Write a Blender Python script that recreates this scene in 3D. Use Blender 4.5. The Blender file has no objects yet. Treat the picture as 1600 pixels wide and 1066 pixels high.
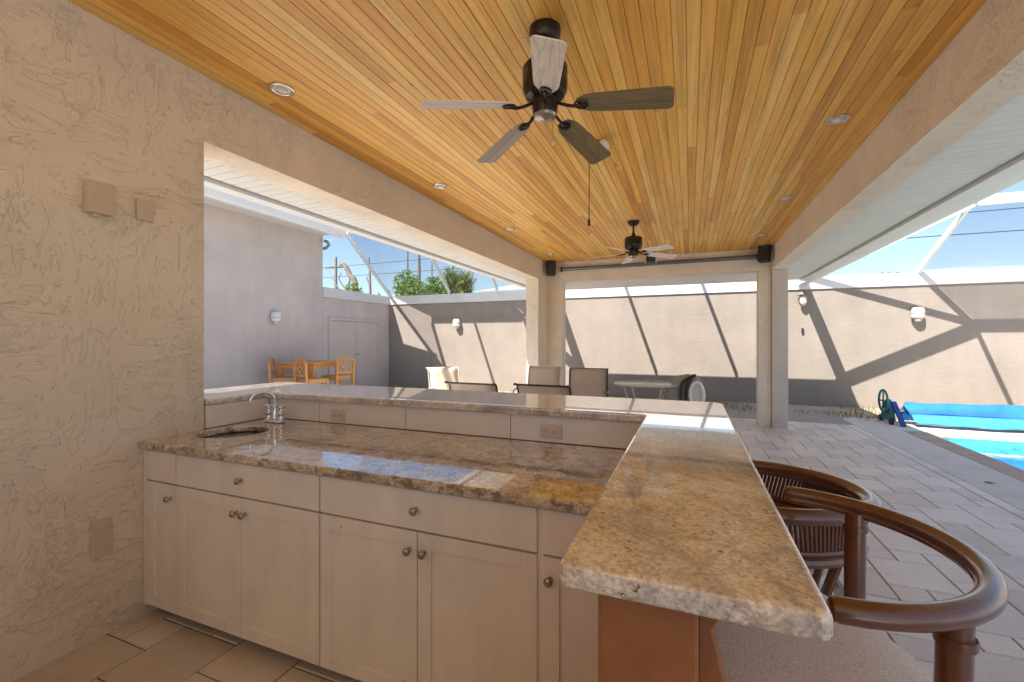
import bpy, bmesh, math, random
from mathutils import Vector, Matrix
R = math.radians
rnd = random.Random(7)
scene = bpy.context.scene
COL = scene.collection

# ------------------------------------------------------------------ camera, sky, sun, exposure
cam_d = bpy.data.cameras.new('camera'); cam = bpy.data.objects.new('camera', cam_d); COL.objects.link(cam)
cam.location = (0, 0, 1.43); cam.rotation_euler = (R(90), 0, R(21.97))
cam_d.sensor_width = 36; cam_d.lens = 15.5; cam_d.clip_start = .02; cam_d.clip_end = 2000
scene.camera = cam
SUN = Vector((.47, 1.0, -1.34)).normalized()
sun_d = bpy.data.lights.new('sun', 'SUN'); sun = bpy.data.objects.new('sun', sun_d); COL.objects.link(sun)
sun_d.energy = 3.3; sun_d.angle = R(.5); sun_d.color = (1, .93, .83)
sun.rotation_euler = SUN.to_track_quat('-Z', 'Y').to_euler(); sun.location = (-5, -10, 14)
world = bpy.data.worlds.new('World'); scene.world = world; world.use_nodes = True
wn = world.node_tree; wn.nodes.clear()
wo = wn.nodes.new('ShaderNodeOutputWorld'); bg = wn.nodes.new('ShaderNodeBackground')
sky = wn.nodes.new('ShaderNodeTexSky'); sky.sky_type = 'NISHITA'; sky.sun_disc = False
sky.sun_elevation = math.asin(-SUN.z); sky.sun_rotation = math.atan2(-SUN.x, -SUN.y)
sky.air_density = 1.0; sky.dust_density = .9; sky.ozone_density = 2.0
bg.inputs[1].default_value = .056
# thin white clouds low over the horizon
tc = wn.nodes.new('ShaderNodeTexCoord'); mp = wn.nodes.new('ShaderNodeMapping'); mp.inputs['Scale'].default_value = (3.2, 3.2, 17)
cn = wn.nodes.new('ShaderNodeTexNoise'); cn.inputs['Scale'].default_value = 1.6; cn.inputs['Detail'].default_value = 7; cn.inputs['Roughness'].default_value = .6
cr = wn.nodes.new('ShaderNodeValToRGB'); cr.color_ramp.elements[0].position = .60; cr.color_ramp.elements[1].position = .82
cr.color_ramp.elements[1].color = (.8, .8, .8, 1)
cm = wn.nodes.new('ShaderNodeMixRGB'); cm.inputs[2].default_value = (7, 7.2, 7.6, 1)
L = wn.links.new
L(tc.outputs['Generated'], mp.inputs[0]); L(mp.outputs[0], cn.inputs['Vector']); L(cn.outputs[0], cr.inputs[0])
L(cr.outputs[0], cm.inputs[0]); L(sky.outputs[0], cm.inputs[1]); L(cm.outputs[0], bg.inputs[0]); L(bg.outputs[0], wo.inputs[0])
scene.view_settings.view_transform = 'Standard'; scene.view_settings.look = 'None'
scene.view_settings.exposure = 1.95; scene.view_settings.gamma = 1.0; scene.view_settings.use_curve_mapping = False
scene.cycles.use_denoising = True
scene.cycles.max_bounces = 10; scene.cycles.diffuse_bounces = 6; scene.cycles.transparent_max_bounces = 12
scene.cycles.sample_clamp_indirect = 6

# ------------------------------------------------------------------ materials
def nd(nt, t, **kw):
    n = nt.nodes.new(t)
    for k, v in kw.items():
        if k.startswith('i_'): n.inputs[k[2:].replace('_', ' ')].default_value = v
        else: setattr(n, k, v)
    return n
def ramp(nt, fac, stops):
    n = nt.nodes.new('ShaderNodeValToRGB'); e = n.color_ramp.elements
    while len(e) < len(stops): e.new(.5)
    for k, (p, c) in enumerate(stops):
        e[k].position = p; e[k].color = (c, c, c, 1) if isinstance(c, (int, float)) else (*c, 1)
    nt.links.new(fac, n.inputs[0]); return n.outputs[0]
def mixc(nt, fac, a, b, mode='MIX'):
    n = nt.nodes.new('ShaderNodeMixRGB'); n.blend_type = mode
    for k, v in ((0, fac), (1, a), (2, b)):
        if isinstance(v, (int, float)): n.inputs[k].default_value = v if k == 0 else (v, v, v, 1)
        elif isinstance(v, tuple): n.inputs[k].default_value = (*v, 1)
        else: nt.links.new(v, n.inputs[k])
    return n.outputs[0]
def math_(nt, op, a, b=None, clamp=False):
    n = nt.nodes.new('ShaderNodeMath'); n.operation = op; n.use_clamp = clamp
    for k, v in ((0, a), (1, b)):
        if v is None: continue
        if isinstance(v, (int, float)): n.inputs[k].default_value = v
        else: nt.links.new(v, n.inputs[k])
    return n.outputs[0]
def newmat(name):
    m = bpy.data.materials.new(name); m.use_nodes = True; nt = m.node_tree
    return m, nt, nt.nodes['Principled BSDF']
def coords(nt, kind='world', scale=(1, 1, 1), rot=(0, 0, 0), rand=False):
    mp = nt.nodes.new('ShaderNodeMapping'); mp.inputs['Scale'].default_value = scale; mp.inputs['Rotation'].default_value = rot
    if kind == 'world': src = nt.nodes.new('ShaderNodeNewGeometry').outputs['Position']
    else: src = nt.nodes.new('ShaderNodeTexCoord').outputs['Object']
    if rand:
        oi = nt.nodes.new('ShaderNodeObjectInfo'); a = nt.nodes.new('ShaderNodeVectorMath'); a.operation = 'ADD'
        mu = math_(nt, 'MULTIPLY', oi.outputs['Random'], 37.0)
        nt.links.new(src, a.inputs[0]); nt.links.new(mu, a.inputs[1]); src = a.outputs[0]
    nt.links.new(src, mp.inputs[0]); return mp.outputs[0]
def noise(nt, vec, scale, detail=4, rough=.5, dist=0):
    n = nd(nt, 'ShaderNodeTexNoise'); n.inputs['Scale'].default_value = scale; n.inputs['Detail'].default_value = detail
    n.inputs['Roughness'].default_value = rough; n.inputs['Distortion'].default_value = dist
    nt.links.new(vec, n.inputs['Vector']); return n.outputs[0]
def bump(nt, bs, h, strength, dist, prev=None):
    n = nd(nt, 'ShaderNodeBump'); n.inputs['Strength'].default_value = strength; n.inputs['Distance'].default_value = dist
    nt.links.new(h, n.inputs['Height'])
    if prev is not None: nt.links.new(prev, n.inputs['Normal'])
    nt.links.new(n.outputs[0], bs.inputs['Normal']); return n.outputs[0]
def plain(name, col, rough=.5, var=.12, scale=6, metal=0, bmp=0, bscale=80, coat=0, kind='world', spec=.5, specks=False):
    m, nt, b = newmat(name)
    v = coords(nt, kind)
    n = noise(nt, v, scale, 5, .6)
    c0 = tuple(x * (1 - var) for x in col); c1 = tuple(min(1, x * (1 + var)) for x in col)
    cc = ramp(nt, n, [(.3, c0), (.7, c1)])
    if specks:
        sp = math_(nt, 'GREATER_THAN', noise(nt, v, 33, 2, .4), .79); cc = mixc(nt, math_(nt, 'MULTIPLY', sp, .75), cc, (.12, .08, .05))
        sm = ramp(nt, noise(nt, coords(nt, 'world', (1, 1, .4)), 7, 5, .7), [(.35, .93), (.55, 1.0)]); cc = mixc(nt, 1.0, cc, sm, 'MULTIPLY')
    nt.links.new(cc, b.inputs['Base Color'])
    r = ramp(nt, noise(nt, v, scale * 3, 4), [(.3, max(.02, rough * .8)), (.7, min(1, rough * 1.2))])
    nt.links.new(r, b.inputs['Roughness'])
    b.inputs['Metallic'].default_value = metal; b.inputs['Coat Weight'].default_value = coat; b.inputs['Coat Roughness'].default_value = .08
    b.inputs['Specular IOR Level'].default_value = spec
    if bmp: bump(nt, b, noise(nt, v, bscale, 3), bmp, .002)
    return m
def stucco(name, col, coarse=True, warm=None):
    m, nt, b = newmat(name)
    v = coords(nt, 'world')
    big = noise(nt, v, 1.3, 4, .6)
    c0 = tuple(x * .9 for x in col); c1 = tuple(min(1, x * 1.06) for x in col)
    base = ramp(nt, big, [(.3, c0), (.7, c1)])
    b.inputs['Roughness'].default_value = .85; b.inputs['Specular IOR Level'].default_value = .25
    if coarse:
        # trowel strokes of changing direction: stretched noise fields cut into plateaus, masked into patches
        va = coords(nt, 'world', (2.2, 2.2, 6.5), (R(35), 0, 0)); vb = coords(nt, 'world', (6.0, 6.0, 2.0), (R(-20), 0, 0))
        m1 = ramp(nt, noise(nt, v, 1.9, 3, .5), [(.46, 0.0), (.54, 1.0)])
        na = noise(nt, va, 2.2, 5, .55, .7); nb = noise(nt, vb, 2.2, 5, .55, .7)
        n1 = mixc(nt, m1, na, nb)
        plate = ramp(nt, n1, [(.36, .15), (.42, 0.0), (.427, .55), (.50, .66), (.60, .5), (.607, 1.0), (.70, .8)])
        mask = ramp(nt, noise(nt, v, 3.3, 5, .65, .6), [(.50, 0.0), (.60, 1.0)])
        fine = ramp(nt, noise(nt, v, 30, 4, .6, .5), [(.42, 0.0), (.50, 1.0), (.62, .8)])
        fine2 = math_(nt, 'MULTIPLY', fine, mask)
        h = math_(nt, 'ADD', math_(nt, 'MULTIPLY', plate, .8), math_(nt, 'MULTIPLY', fine2, .42))
        h = math_(nt, 'ADD', h, math_(nt, 'MULTIPLY', noise(nt, v, 90, 3, .6), .06))
        bump(nt, b, h, .85, .0105)
        pit = ramp(nt, noise(nt, v, 19, 4, .6, .8), [(.25, .5), (.29, 1.0)])
        base = mixc(nt, 1.0, base, pit, 'MULTIPLY')
    else:
        v2 = coords(nt, 'world', (1.2, 1.2, 3.4))
        h = math_(nt, 'ADD', noise(nt, v2, 4.5, 6, .62, 1.0), math_(nt, 'MULTIPLY', noise(nt, v, 60, 3), .2))
        bump(nt, b, h, .3, .02)
        stain = ramp(nt, noise(nt, coords(nt, 'world', (2.5, 2.5, .35)), 1.6, 5, .6), [(.3, .93), (.6, 1.0)])
        base = mixc(nt, 1.0, base, stain, 'MULTIPLY')
    nt.links.new(base, b.inputs['Base Color'])
    return m
def granite(name, seed, grey=0.0, lum=1.0, dark=0.0, tint=(1, 1, 1)):
    m, nt, b = newmat(name)
    v0 = coords(nt, 'world', (1, 1, 1), (0, 0, R(seed * 20)))
    a = nt.nodes.new('ShaderNodeVectorMath'); a.operation = 'ADD'; a.inputs[1].default_value = (seed * 3.1, seed, 0); nt.links.new(v0, a.inputs[0]); v = a.outputs[0]
    vs = nt.nodes.new('ShaderNodeMapping'); vs.inputs['Scale'].default_value = (1.3, 2.3, 2); vs.inputs['Rotation'].default_value = (0, 0, .5); nt.links.new(v, vs.inputs[0])
    cloud = noise(nt, vs.outputs[0], 3.0, 7, .62, .9)
    base = ramp(nt, cloud, [(.28, tuple(k * lum for k in (.34, .23, .13))), (.4, tuple(k * lum for k in (.70, .58, .42))), (.52, tuple(k * lum for k in (.84, .76, .62))), (.62, tuple(k * lum for k in (.76, .63, .45))), (.74, tuple(k * lum for k in (.58, .50, .43)))])
    gold = ramp(nt, noise(nt, v, 5.5, 5, .6, .5), [(.58, 0.0), (.70, .5)])
    base = mixc(nt, gold, base, (.62, .42, .18))
    gr = ramp(nt, noise(nt, vs.outputs[0], 1.7, 6, .65, 1.2), [(.5 - grey, 0.0), (.68 - grey, .75)])
    base = mixc(nt, gr, base, (.27, .25, .24))
    vein = math_(nt, 'ABSOLUTE', math_(nt, 'SUBTRACT', noise(nt, vs.outputs[0], 3.4, 6, .7, 1.4), .5))
    vein = ramp(nt, vein, [(0, .45), (.010, .15), (.022, 0.0)])
    base = mixc(nt, vein, base, (.10, .06, .035))
    mott = noise(nt, v, 110, 3, .6)
    base = mixc(nt, 1.0, base, ramp(nt, mott, [(.3, .62), (.5, 1.0), (.7, 1.3)]), 'MULTIPLY')
    spk = noise(nt, v, 62, 5, .74)
    dens = ramp(nt, noise(nt, v, 4.0, 4, .6), [(.35, .0), (.65, .09)])
    sp = math_(nt, 'GREATER_THAN', math_(nt, 'ADD', spk, dens), .69 - dark)
    blot = ramp(nt, noise(nt, v, 17, 6, .75, .6), [(.53 - dark * 1.2, 0.0), (.62 - dark * 1.2, .85)]); base = mixc(nt, blot, base, (.17, .12, .08) if dark > .03 else (.46, .38, .29))
    base = mixc(nt, math_(nt, 'MULTIPLY', sp, .8), base, (.045, .035, .03))
    base = mixc(nt, 1.0, base, tint, 'MULTIPLY')
    sp2 = math_(nt, 'GREATER_THAN', noise(nt, v, 95, 4, .7), .64); base = mixc(nt, math_(nt, 'MULTIPLY', sp2, .45), base, (.16, .13, .11))
    nt.links.new(base, b.inputs['Base Color'])
    nt.links.new(ramp(nt, noise(nt, v, 9, 4), [(.35, .10), (.7, .2)]), b.inputs['Roughness'])
    b.inputs['Coat Weight'].default_value = 1.0; b.inputs['Coat Roughness'].default_value = .015; b.inputs['Coat IOR'].default_value = 1.75
    b.inputs['Specular IOR Level'].default_value = .5
    return m
def wood(name, cols, rough=.45, scale=(1, 1, 1), rand=True, axis='Y', grain=1.0, coat=0.0, knots=False, rings=False):
    m, nt, b = newmat(name)
    sc = {'Y': (18, .55, 18), 'X': (.55, 18, 18), 'Z': (18, 18, .55)}[axis]
    v = coords(nt, 'object', sc, rand=rand)
    oi = nt.nodes.new('ShaderNodeObjectInfo')
    n = len(cols)
    tone = ramp(nt, oi.outputs['Random'] if rand else noise(nt, v, .4, 2), [(k / (n - 1), c) for k, c in enumerate(cols)])
    g = noise(nt, v, 1.3, 6, .62, .8)
    g2 = noise(nt, v, 5.0, 4, .6, .2)
    base = mixc(nt, grain, tone, ramp(nt, g, [(.3, .72), (.5, 1.0), (.72, 1.14)]), 'MULTIPLY')
    base = mixc(nt, .6 * grain, base, ramp(nt, g2, [(.35, .8), (.6, 1.06)]), 'MULTIPLY')
    if rings:
        rn = noise(nt, coords(nt, 'object', (1.2, 9, 9)), 1.6, 2, .4); wv = math_(nt, 'PINGPONG', math_(nt, 'MULTIPLY', rn, 9.0), .5)
        base = mixc(nt, 1.0, base, ramp(nt, wv, [(0, .72), (.12, .95), (.3, 1.0)]), 'MULTIPLY')
    if knots:
        vk = coords(nt, 'object', (9, 2.2, 1), rand=rand)
        kn = noise(nt, vk, 1.6, 2, .5)
        base = mixc(nt, ramp(nt, kn, [(.74, 0.0), (.8, .6)]), base, (.13, .055, .02))
    nt.links.new(base, b.inputs['Base Color'])
    b.inputs['Roughness'].default_value = rough; b.inputs['Coat Weight'].default_value = coat; b.inputs['Coat Roughness'].default_value = .12
    bump(nt, b, g2, .12, .001)
    return m

M = {}
M['stucco_in'] = stucco('tan_skip_trowel_stucco', (.78, .69, .57))
M['stucco_out'] = stucco('smooth_tan_stucco', (.27, .235, .205), False)
M['wing'] = stucco('shade_lifted_stucco', (.56, .50, .47), False)  # courtyard wall's paint, lightened to make up for standing in shade
M['stucco_mid'] = stucco('pale_tan_stucco', (.56, .48, .41), False)
M['stucco_post'] = stucco('skylit_grey_stucco', (.58, .52, .46), False)  # same stucco greyed, sky light on the outer pillar put into the colour
M['coping'] = plain('white_painted_coping', (.62, .62, .62), .6, .06, 3)
M['white_alu'] = plain('white_aluminium', (.72, .73, .73), .35, .04, 4)
M['soffit'] = plain('white_vinyl_soffit', (.66, .67, .65), .45, .05, 3)
M['soffit_gap'] = plain('dark_soffit_gap', (.12, .12, .12), .7)
M['plank'] = wood('honey_wood_board', [(.64, .30, .05), (.74, .37, .06), (.84, .47, .09), (.88, .53, .125), (.78, .41, .075), (.90, .58, .18), (.84, .48, .10), (.68, .33, .055), (.87, .51, .12), (.76, .38, .07)], .42, knots=True)
M['cabinet'] = plain('cream_painted_wood', (.84, .81, .77), .42, .05, 2.5, bmp=.05, bscale=14, specks=True)
M['cab_shade'] = plain('painted_cabinet_shade', (.035, .028, .022), .8)  # near-black colour stands in for shade under the cabinets and behind their fronts
M['tile'] = plain('cream_glazed_tile', (.80, .75, .68), .16, .05, 2)
M['knob'] = plain('brushed_nickel', (.42, .38, .33), .3, .1, 30, metal=1)
M['chrome'] = plain('polished_chrome', (.78, .79, .82), .06, .02, 9, metal=1)
M['steel'] = plain('brushed_steel', (.5, .5, .5), .28, .1, 20, metal=1)
M['gran_low'] = granite('brown_gold_granite_counter', 1, .02, .86, .035)
M['gran_bar'] = granite('sand_gold_granite_bar', 2, .05, 1.0, .006, (.96, .99, 1.08))
M['terracotta'] = plain('terracotta_stucco', (.33, .13, .05), .85, .15, 6, bmp=.5, bscale=40)
M['plate'] = plain('ivory_plastic', (.62, .56, .47), .4, .03)
M['plate_tan'] = plain('tan_painted_plate', (.62, .52, .40), .6, .05)
M['slot'] = plain('dark_slot', (.05, .03, .02), .7)
M['paver'] = None
M['bronze'] = plain('dark_oiled_bronze', (.035, .028, .026), .3, .15, 20, metal=.55)
M['ash'] = wood('whitewashed_ash_blade', [(.86, .79, .71), (.88, .81, .73)], .5, axis='X', rand=False, grain=.35, rings=True)
M['walnut'] = wood('weathered_walnut_blade', [(.19, .15, .075), (.23, .18, .09)], .5, axis='X', rand=False, rings=True)
M['greyblade'] = wood('grey_driftwood_blade', [(.46, .40, .33), (.50, .44, .36)], .5, axis='X', rand=False)
M['black'] = plain('black_plastic', (.018, .018, .02), .45, .1)
M['blackgrille'] = plain('black_speaker_grille', (.03, .03, .032), .7, .2, 200)
M['white_plastic'] = plain('white_plastic', (.72, .72, .70), .35, .03)
M['lamp_in'] = plain('mirror_reflector', (.7, .68, .62), .18, .05, metal=1)
M['bulb'] = plain('frosted_glass', (.72, .70, .66), .25, .03)
M['rattan'] = wood('varnished_rattan', [(.105, .033, .011), (.14, .046, .016)], .28, axis='X', rand=False, grain=1.0, coat=.8)
M['seat'] = plain('grey_beige_tweed', (.72, .66, .63), .95, .3, 260, bmp=.9, bscale=420)
M['sling'] = plain('tan_sling_mesh', (.42, .34, .27), .75, .1, 90)
M['sling_cream'] = plain('cream_sling_mesh', (.60, .52, .42), .75, .06, 90)
M['pine'] = wood('orange_pine', [(.58, .27, .08), (.64, .32, .11)], .5, axis='Z', rand=False, grain=.6)
M['deck'] = plain('pool_deck_concrete', (.62, .58, .54), .85, .08, 3, bmp=.5, bscale=120)
M['pcoping'] = plain('pool_brick_coping', (.42, .33, .27), .8, .15, 4, bmp=.3)
M['pool'] = plain('aqua_pool_plaster', (.40, .56, .46), .7, .1, 2)
M['pooltile'] = plain('teal_waterline_tile', (.05, .32, .36), .2, .3, 14)
M['blanket'] = plain('blue_pool_blanket', (.025, .17, .48), .25, .2, 2.5, coat=.3)
M['blanket_light'] = plain('turquoise_pool_blanket', (.05, .26, .42), .3, .12, 3, coat=.2)
M['reel'] = plain('teal_plastic', (.02, .16, .18), .4, .15)
M['reelblue'] = plain('blue_plastic', (.015, .06, .28), .4, .15)
M['gravel'] = plain('grey_gravel', (.34, .31, .29), .95, .3, 45, bmp=1, bscale=70)
M['dirt'] = plain('sandy_earth', (.40, .34, .27), .95, .15, 4, bmp=.6, bscale=30)
M['grassy'] = plain('dry_grass', (.22, .21, .07), .9, .35, 9)
M['lawn'] = plain('rough_lawn', (.12, .15, .05), .95, .3, .6)
M['door'] = plain('mauve_painted_door', (.54, .47, .44), .6, .04, 2)
M['bark'] = plain('grey_bark', (.16, .13, .11), .95, .3, 7, bmp=.6, bscale=20)
M['polewood'] = plain('weathered_pole', (.2, .17, .15), .95, .2, 5)
M['wire'] = plain('dark_cable', (.06, .07, .09), .6)
M['shingle'] = plain('grey_roof_shingles', (.40, .38, .36), .9, .15, 4, bmp=.5, bscale=12)
M['fascia'] = plain('grey_green_fascia', (.20, .25, .25), .6, .05)
M['shade_tube'] = plain('grey_roller_tube', (.16, .17, .19), .35, .1, metal=.5)
M['housing_grey'] = plain('pale_grey_fabric', (.30, .31, .27), .8, .1, 20)
M['glass_rim'] = plain('pale_aluminium_rim', (.5, .48, .46), .35, .05, metal=.4)

def leaf_mat(name, c0, c1):
    m, nt, b = newmat(name)
    oi = noise(nt, coords(nt, 'world'), 2.2, 5, .7)
    nt.links.new(ramp(nt, oi, [(.3, c0), (.65, c1)]), b.inputs['Base Color'])
    b.inputs['Roughness'].default_value = .55
    tr = nt.nodes.new('ShaderNodeBsdfTranslucent'); tr.inputs[0].default_value = (*[x * 1.3 for x in c1], 1)
    mx = nt.nodes.new('ShaderNodeMixShader'); mx.inputs[0].default_value = .3
    nt.links.new(b.outputs[0], mx.inputs[1]); nt.links.new(tr.outputs[0], mx.inputs[2])
    nt.links.new(mx.outputs[0], nt.nodes['Material Output'].inputs[0]); return m
M['leaf'] = leaf_mat('green_leaves', (.06, .12, .02), (.16, .26, .04))
M['palm'] = leaf_mat('palm_fronds', (.07, .12, .03), (.24, .27, .07))

def paver_mat():
    m, nt, b = newmat('grey_beige_paver')
    oi = nt.nodes.new('ShaderNodeObjectInfo'); v = coords(nt, 'world')
    tone = ramp(nt, oi.outputs['Random'], [(0, (.58, .53, .50)), (.5, (.68, .63, .605)), (1, (.75, .70, .66))])
    st = ramp(nt, noise(nt, v, 1.7, 7, .7), [(.3, .80), (.5, .97), (.7, 1.05)])
    sp = ramp(nt, noise(nt, v, 90, 3, .7), [(.3, .86), (.6, 1.05)])
    c = mixc(nt, 1, mixc(nt, 1, tone, st, 'MULTIPLY'), sp, 'MULTIPLY')
    nt.links.new(c, b.inputs['Base Color']); b.inputs['Roughness'].default_value = .42
    bump(nt, b, noise(nt, v, 70, 4, .6), .2, .003); return m
M['paver'] = paver_mat()
M['joint'] = plain('dark_paver_joint', (.15, .125, .11), .95, .15)

def water_mat():
    m, nt, b = newmat('pool_water_surface'); out = nt.nodes['Material Output']; nt.nodes.remove(b)
    fr = nt.nodes.new('ShaderNodeFresnel'); fr.inputs[0].default_value = 1.33
    tr = nt.nodes.new('ShaderNodeBsdfTransparent'); tr.inputs[0].default_value = (.82, .96, .93, 1)
    gl = nt.nodes.new('ShaderNodeBsdfGlossy'); gl.inputs['Roughness'].default_value = .02
    bp = nt.nodes.new('ShaderNodeBump'); bp.inputs['Strength'].default_value = .18; bp.inputs['Distance'].default_value = .02
    nt.links.new(noise(nt, coords(nt, 'world'), 4, 3), bp.inputs['Height'])
    nt.links.new(bp.outputs[0], gl.inputs['Normal']); nt.links.new(bp.outputs[0], fr.inputs['Normal'])
    mx = nt.nodes.new('ShaderNodeMixShader'); nt.links.new(fr.outputs[0], mx.inputs[0]); nt.links.new(tr.outputs[0], mx.inputs[1]); nt.links.new(gl.outputs[0], mx.inputs[2])
    nt.links.new(mx.outputs[0], out.inputs[0]); return m
M['water'] = water_mat()
def glass_mat():
    m, nt, b = newmat('obscure_table_glass'); out = nt.nodes['Material Output']
    b.inputs['Base Color'].default_value = (.62, .66, .66, 1); b.inputs['Roughness'].default_value = .08
    tr = nt.nodes.new('ShaderNodeBsdfTransparent'); mx = nt.nodes.new('ShaderNodeMixShader')
    n = noise(nt, coords(nt, 'world'), 20, 2); nt.links.new(ramp(nt, n, [(.3, .45), (.7, .6)]), mx.inputs[0])
    nt.links.new(tr.outputs[0], mx.inputs[1]); nt.links.new(b.outputs[0], mx.inputs[2]); nt.links.new(mx.outputs[0], out.inputs[0]); return m
M['glass'] = glass_mat()
def screen_mat():
    # insect mesh: threads cover more of what is behind them the more obliquely they are met
    m, nt, b = newmat('insect_screen_mesh'); out = nt.nodes['Material Output']
    b.inputs['Base Color'].default_value = (.05, .05, .06, 1); b.inputs['Roughness'].default_value = .8
    g = nt.nodes.new('ShaderNodeNewGeometry'); d = nt.nodes.new('ShaderNodeVectorMath'); d.operation = 'DOT_PRODUCT'
    nt.links.new(g.outputs['Normal'], d.inputs[0]); nt.links.new(g.outputs['Incoming'], d.inputs[1])
    c = math_(nt, 'MAXIMUM', math_(nt, 'ABSOLUTE', d.outputs['Value']), .02)
    k = math_(nt, 'DIVIDE', .2, c, clamp=True)
    jit = ramp(nt, noise(nt, coords(nt, 'world'), 30, 2), [(.3, .92), (.7, 1.0)])
    k = math_(nt, 'MULTIPLY', k, jit)
    tr = nt.nodes.new('ShaderNodeBsdfTransparent'); mx = nt.nodes.new('ShaderNodeMixShader')
    nt.links.new(k, mx.inputs[0]); nt.links.new(tr.outputs[0], mx.inputs[1]); nt.links.new(b.outputs[0], mx.inputs[2]); nt.links.new(mx.outputs[0], out.inputs[0]); return m
M['screen'] = screen_mat()

# ------------------------------------------------------------------ helpers
WL = {}
def setp(o, label=None, cat=None, group=None, kind=None):
    if label: o['label'] = label
    if cat: o['category'] = cat
    if group: o['group'] = group
    if kind: o['kind'] = kind
    return o
def thing(name, label, cat, loc=(0, 0, 0), group=None):
    o = bpy.data.objects.new(name, None); COL.objects.link(o); o.location = loc; o.empty_display_size = .1
    WL[o.name] = Vector(loc); return setp(o, label, cat, group)
class MB:
    def __init__(s): s.b = bmesh.new()
    def box(s, x0, x1, y0, y1, z0, z1, m=None):
        vs = [s.b.verts.new((x, y, z)) for x in (x0, x1) for y in (y0, y1) for z in (z0, z1)]
        if m is not None:
            for v in vs: v.co = m @ v.co
        for f in ((0, 1, 3, 2), (4, 6, 7, 5), (0, 4, 5, 1), (2, 3, 7, 6), (0, 2, 6, 4), (1, 5, 7, 3)): s.b.faces.new([vs[k] for k in f])
        return s
    def prism(s, pts, ax, a, c):
        def mk(p, t): return {'X': (t, p[0], p[1]), 'Y': (p[0], t, p[1]), 'Z': (p[0], p[1], t)}[ax]
        n = len(pts); A = [s.b.verts.new(mk(p, a)) for p in pts]; C = [s.b.verts.new(mk(p, c)) for p in pts]
        s.b.faces.new(A[::-1]); s.b.faces.new(C)
        for k in range(n): s.b.faces.new((A[k], A[(k + 1) % n], C[(k + 1) % n], C[k]))
        return s
    def face(s, pts): s.b.faces.new([s.b.verts.new(p) for p in pts]); return s
    def bar(s, a, c, w, h, up=(0, 0, 1)):
        a = Vector(a); c = Vector(c); d = (c - a); l = d.length; d.normalize(); up = Vector(up)
        x = d.cross(up)
        if x.length < 1e-4: x = d.cross(Vector((0, 1, 0)))
        x.normalize(); u = x.cross(d)
        V = []
        for t in (a, c):
            for (i, j) in ((-1, -1), (1, -1), (1, 1), (-1, 1)): V.append(s.b.verts.new(t + x * (i * w / 2) + u * (j * h / 2)))
        s.b.faces.new(V[:4][::-1]); s.b.faces.new(V[4:])
        for k in range(4): s.b.faces.new((V[k], V[(k + 1) % 4], V[4 + (k + 1) % 4], V[4 + k]))
        return s
    def tube(s, pts, r, seg=10, closed=False, flat=1.0):
        pts = [Vector(p) for p in pts]; n = len(pts); rings = []
        rr = r if isinstance(r, (list, tuple)) else [r] * n
        prev = None
        for k, p in enumerate(pts):
            if closed: t = pts[(k + 1) % n] - pts[k - 1]
            else: t = pts[min(k + 1, n - 1)] - pts[max(k - 1, 0)]
            t.normalize()
            if prev is None:
                u = Vector((0, 0, 1)) if abs(t.z) < .9 else Vector((1, 0, 0))
            else: u = prev
            x = t.cross(u); x.normalize(); u = x.cross(t); u.normalize(); prev = u
            rings.append([s.b.verts.new(p + (x * math.cos(q) + u * math.sin(q) * flat) * rr[k]) for q in [2 * math.pi * j / seg for j in range(seg)]])
        for k in range(n if closed else n - 1):
            a, c = rings[k], rings[(k + 1) % n]
            for j in range(seg): s.b.faces.new((a[j], a[(j + 1) % seg], c[(j + 1) % seg], c[j]))
        if not closed: s.b.faces.new(rings[0][::-1]); s.b.faces.new(rings[-1])
        return s
    def lathe(s, prof, c=(0, 0, 0), seg=24, ax='Z', m=None):
        rings = []
        for r_, h in prof:
            ring = []
            for j in range(seg):
                q = 2 * math.pi * j / seg; x, y = r_ * math.cos(q), r_ * math.sin(q)
                p = {'Z': (x, y, h), 'Y': (x, h, y), 'X': (h, x, y)}[ax]
                p = Vector(p)
                if m is not None: p = m @ p
                ring.append(s.b.verts.new(p + Vector(c)))
            rings.append(ring)
        for a, c_ in zip(rings, rings[1:]):
            for j in range(seg): s.b.faces.new((a[j], a[(j + 1) % seg], c_[(j + 1) % seg], c_[j]))
        s.b.faces.new(rings[0][::-1]); s.b.faces.new(rings[-1]); return s
    def build(s, name, mat, parent=None, org=None, smooth=False, bevel=0, seg=2, tri=False):
        bmesh.ops.recalc_face_normals(s.b, faces=s.b.faces)
        me = bpy.data.meshes.new(name)
        if org is None: org = WL[parent.name] if parent is not None and parent.name in WL else Vector((0, 0, 0))
        org = Vector(org)
        bmesh.ops.translate(s.b, verts=s.b.verts, vec=-org)
        s.b.to_mesh(me); s.b.free()
        if smooth:
            for f in me.polygons: f.use_smooth = True
        me.materials.append(mat)
        o = bpy.data.objects.new(name, me); COL.objects.link(o); WL[o.name] = org
        if parent is not None: o.parent = parent; o.location = org - WL[parent.name]
        else: o.location = org
        if smooth == 'auto': smooth_auto(o)
        if bevel:
            md = o.modifiers.new('bevel', 'BEVEL'); md.width = bevel; md.segments = seg; md.limit_method = 'ANGLE'; md.angle_limit = R(40); md.harden_normals = False
        return o
def smooth_auto(o, ang=35):
    me = o.data
    bm = bmesh.new(); bm.from_mesh(me)
    for e in bm.edges:
        if len(e.link_faces) == 2 and e.calc_face_angle(0) > R(ang): e.smooth = False
    for f in bm.faces: f.smooth = True
    bm.to_mesh(me); bm.free()
def Box(name, mat, parent, x0, x1, y0, y1, z0, z1, bevel=0, org=None):
    if org is None and parent is None: org = ((x0 + x1) / 2, (y0 + y1) / 2, z0)
    return MB().box(x0, x1, y0, y1, z0, z1).build(name, mat, parent, org, bevel=bevel)
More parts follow.
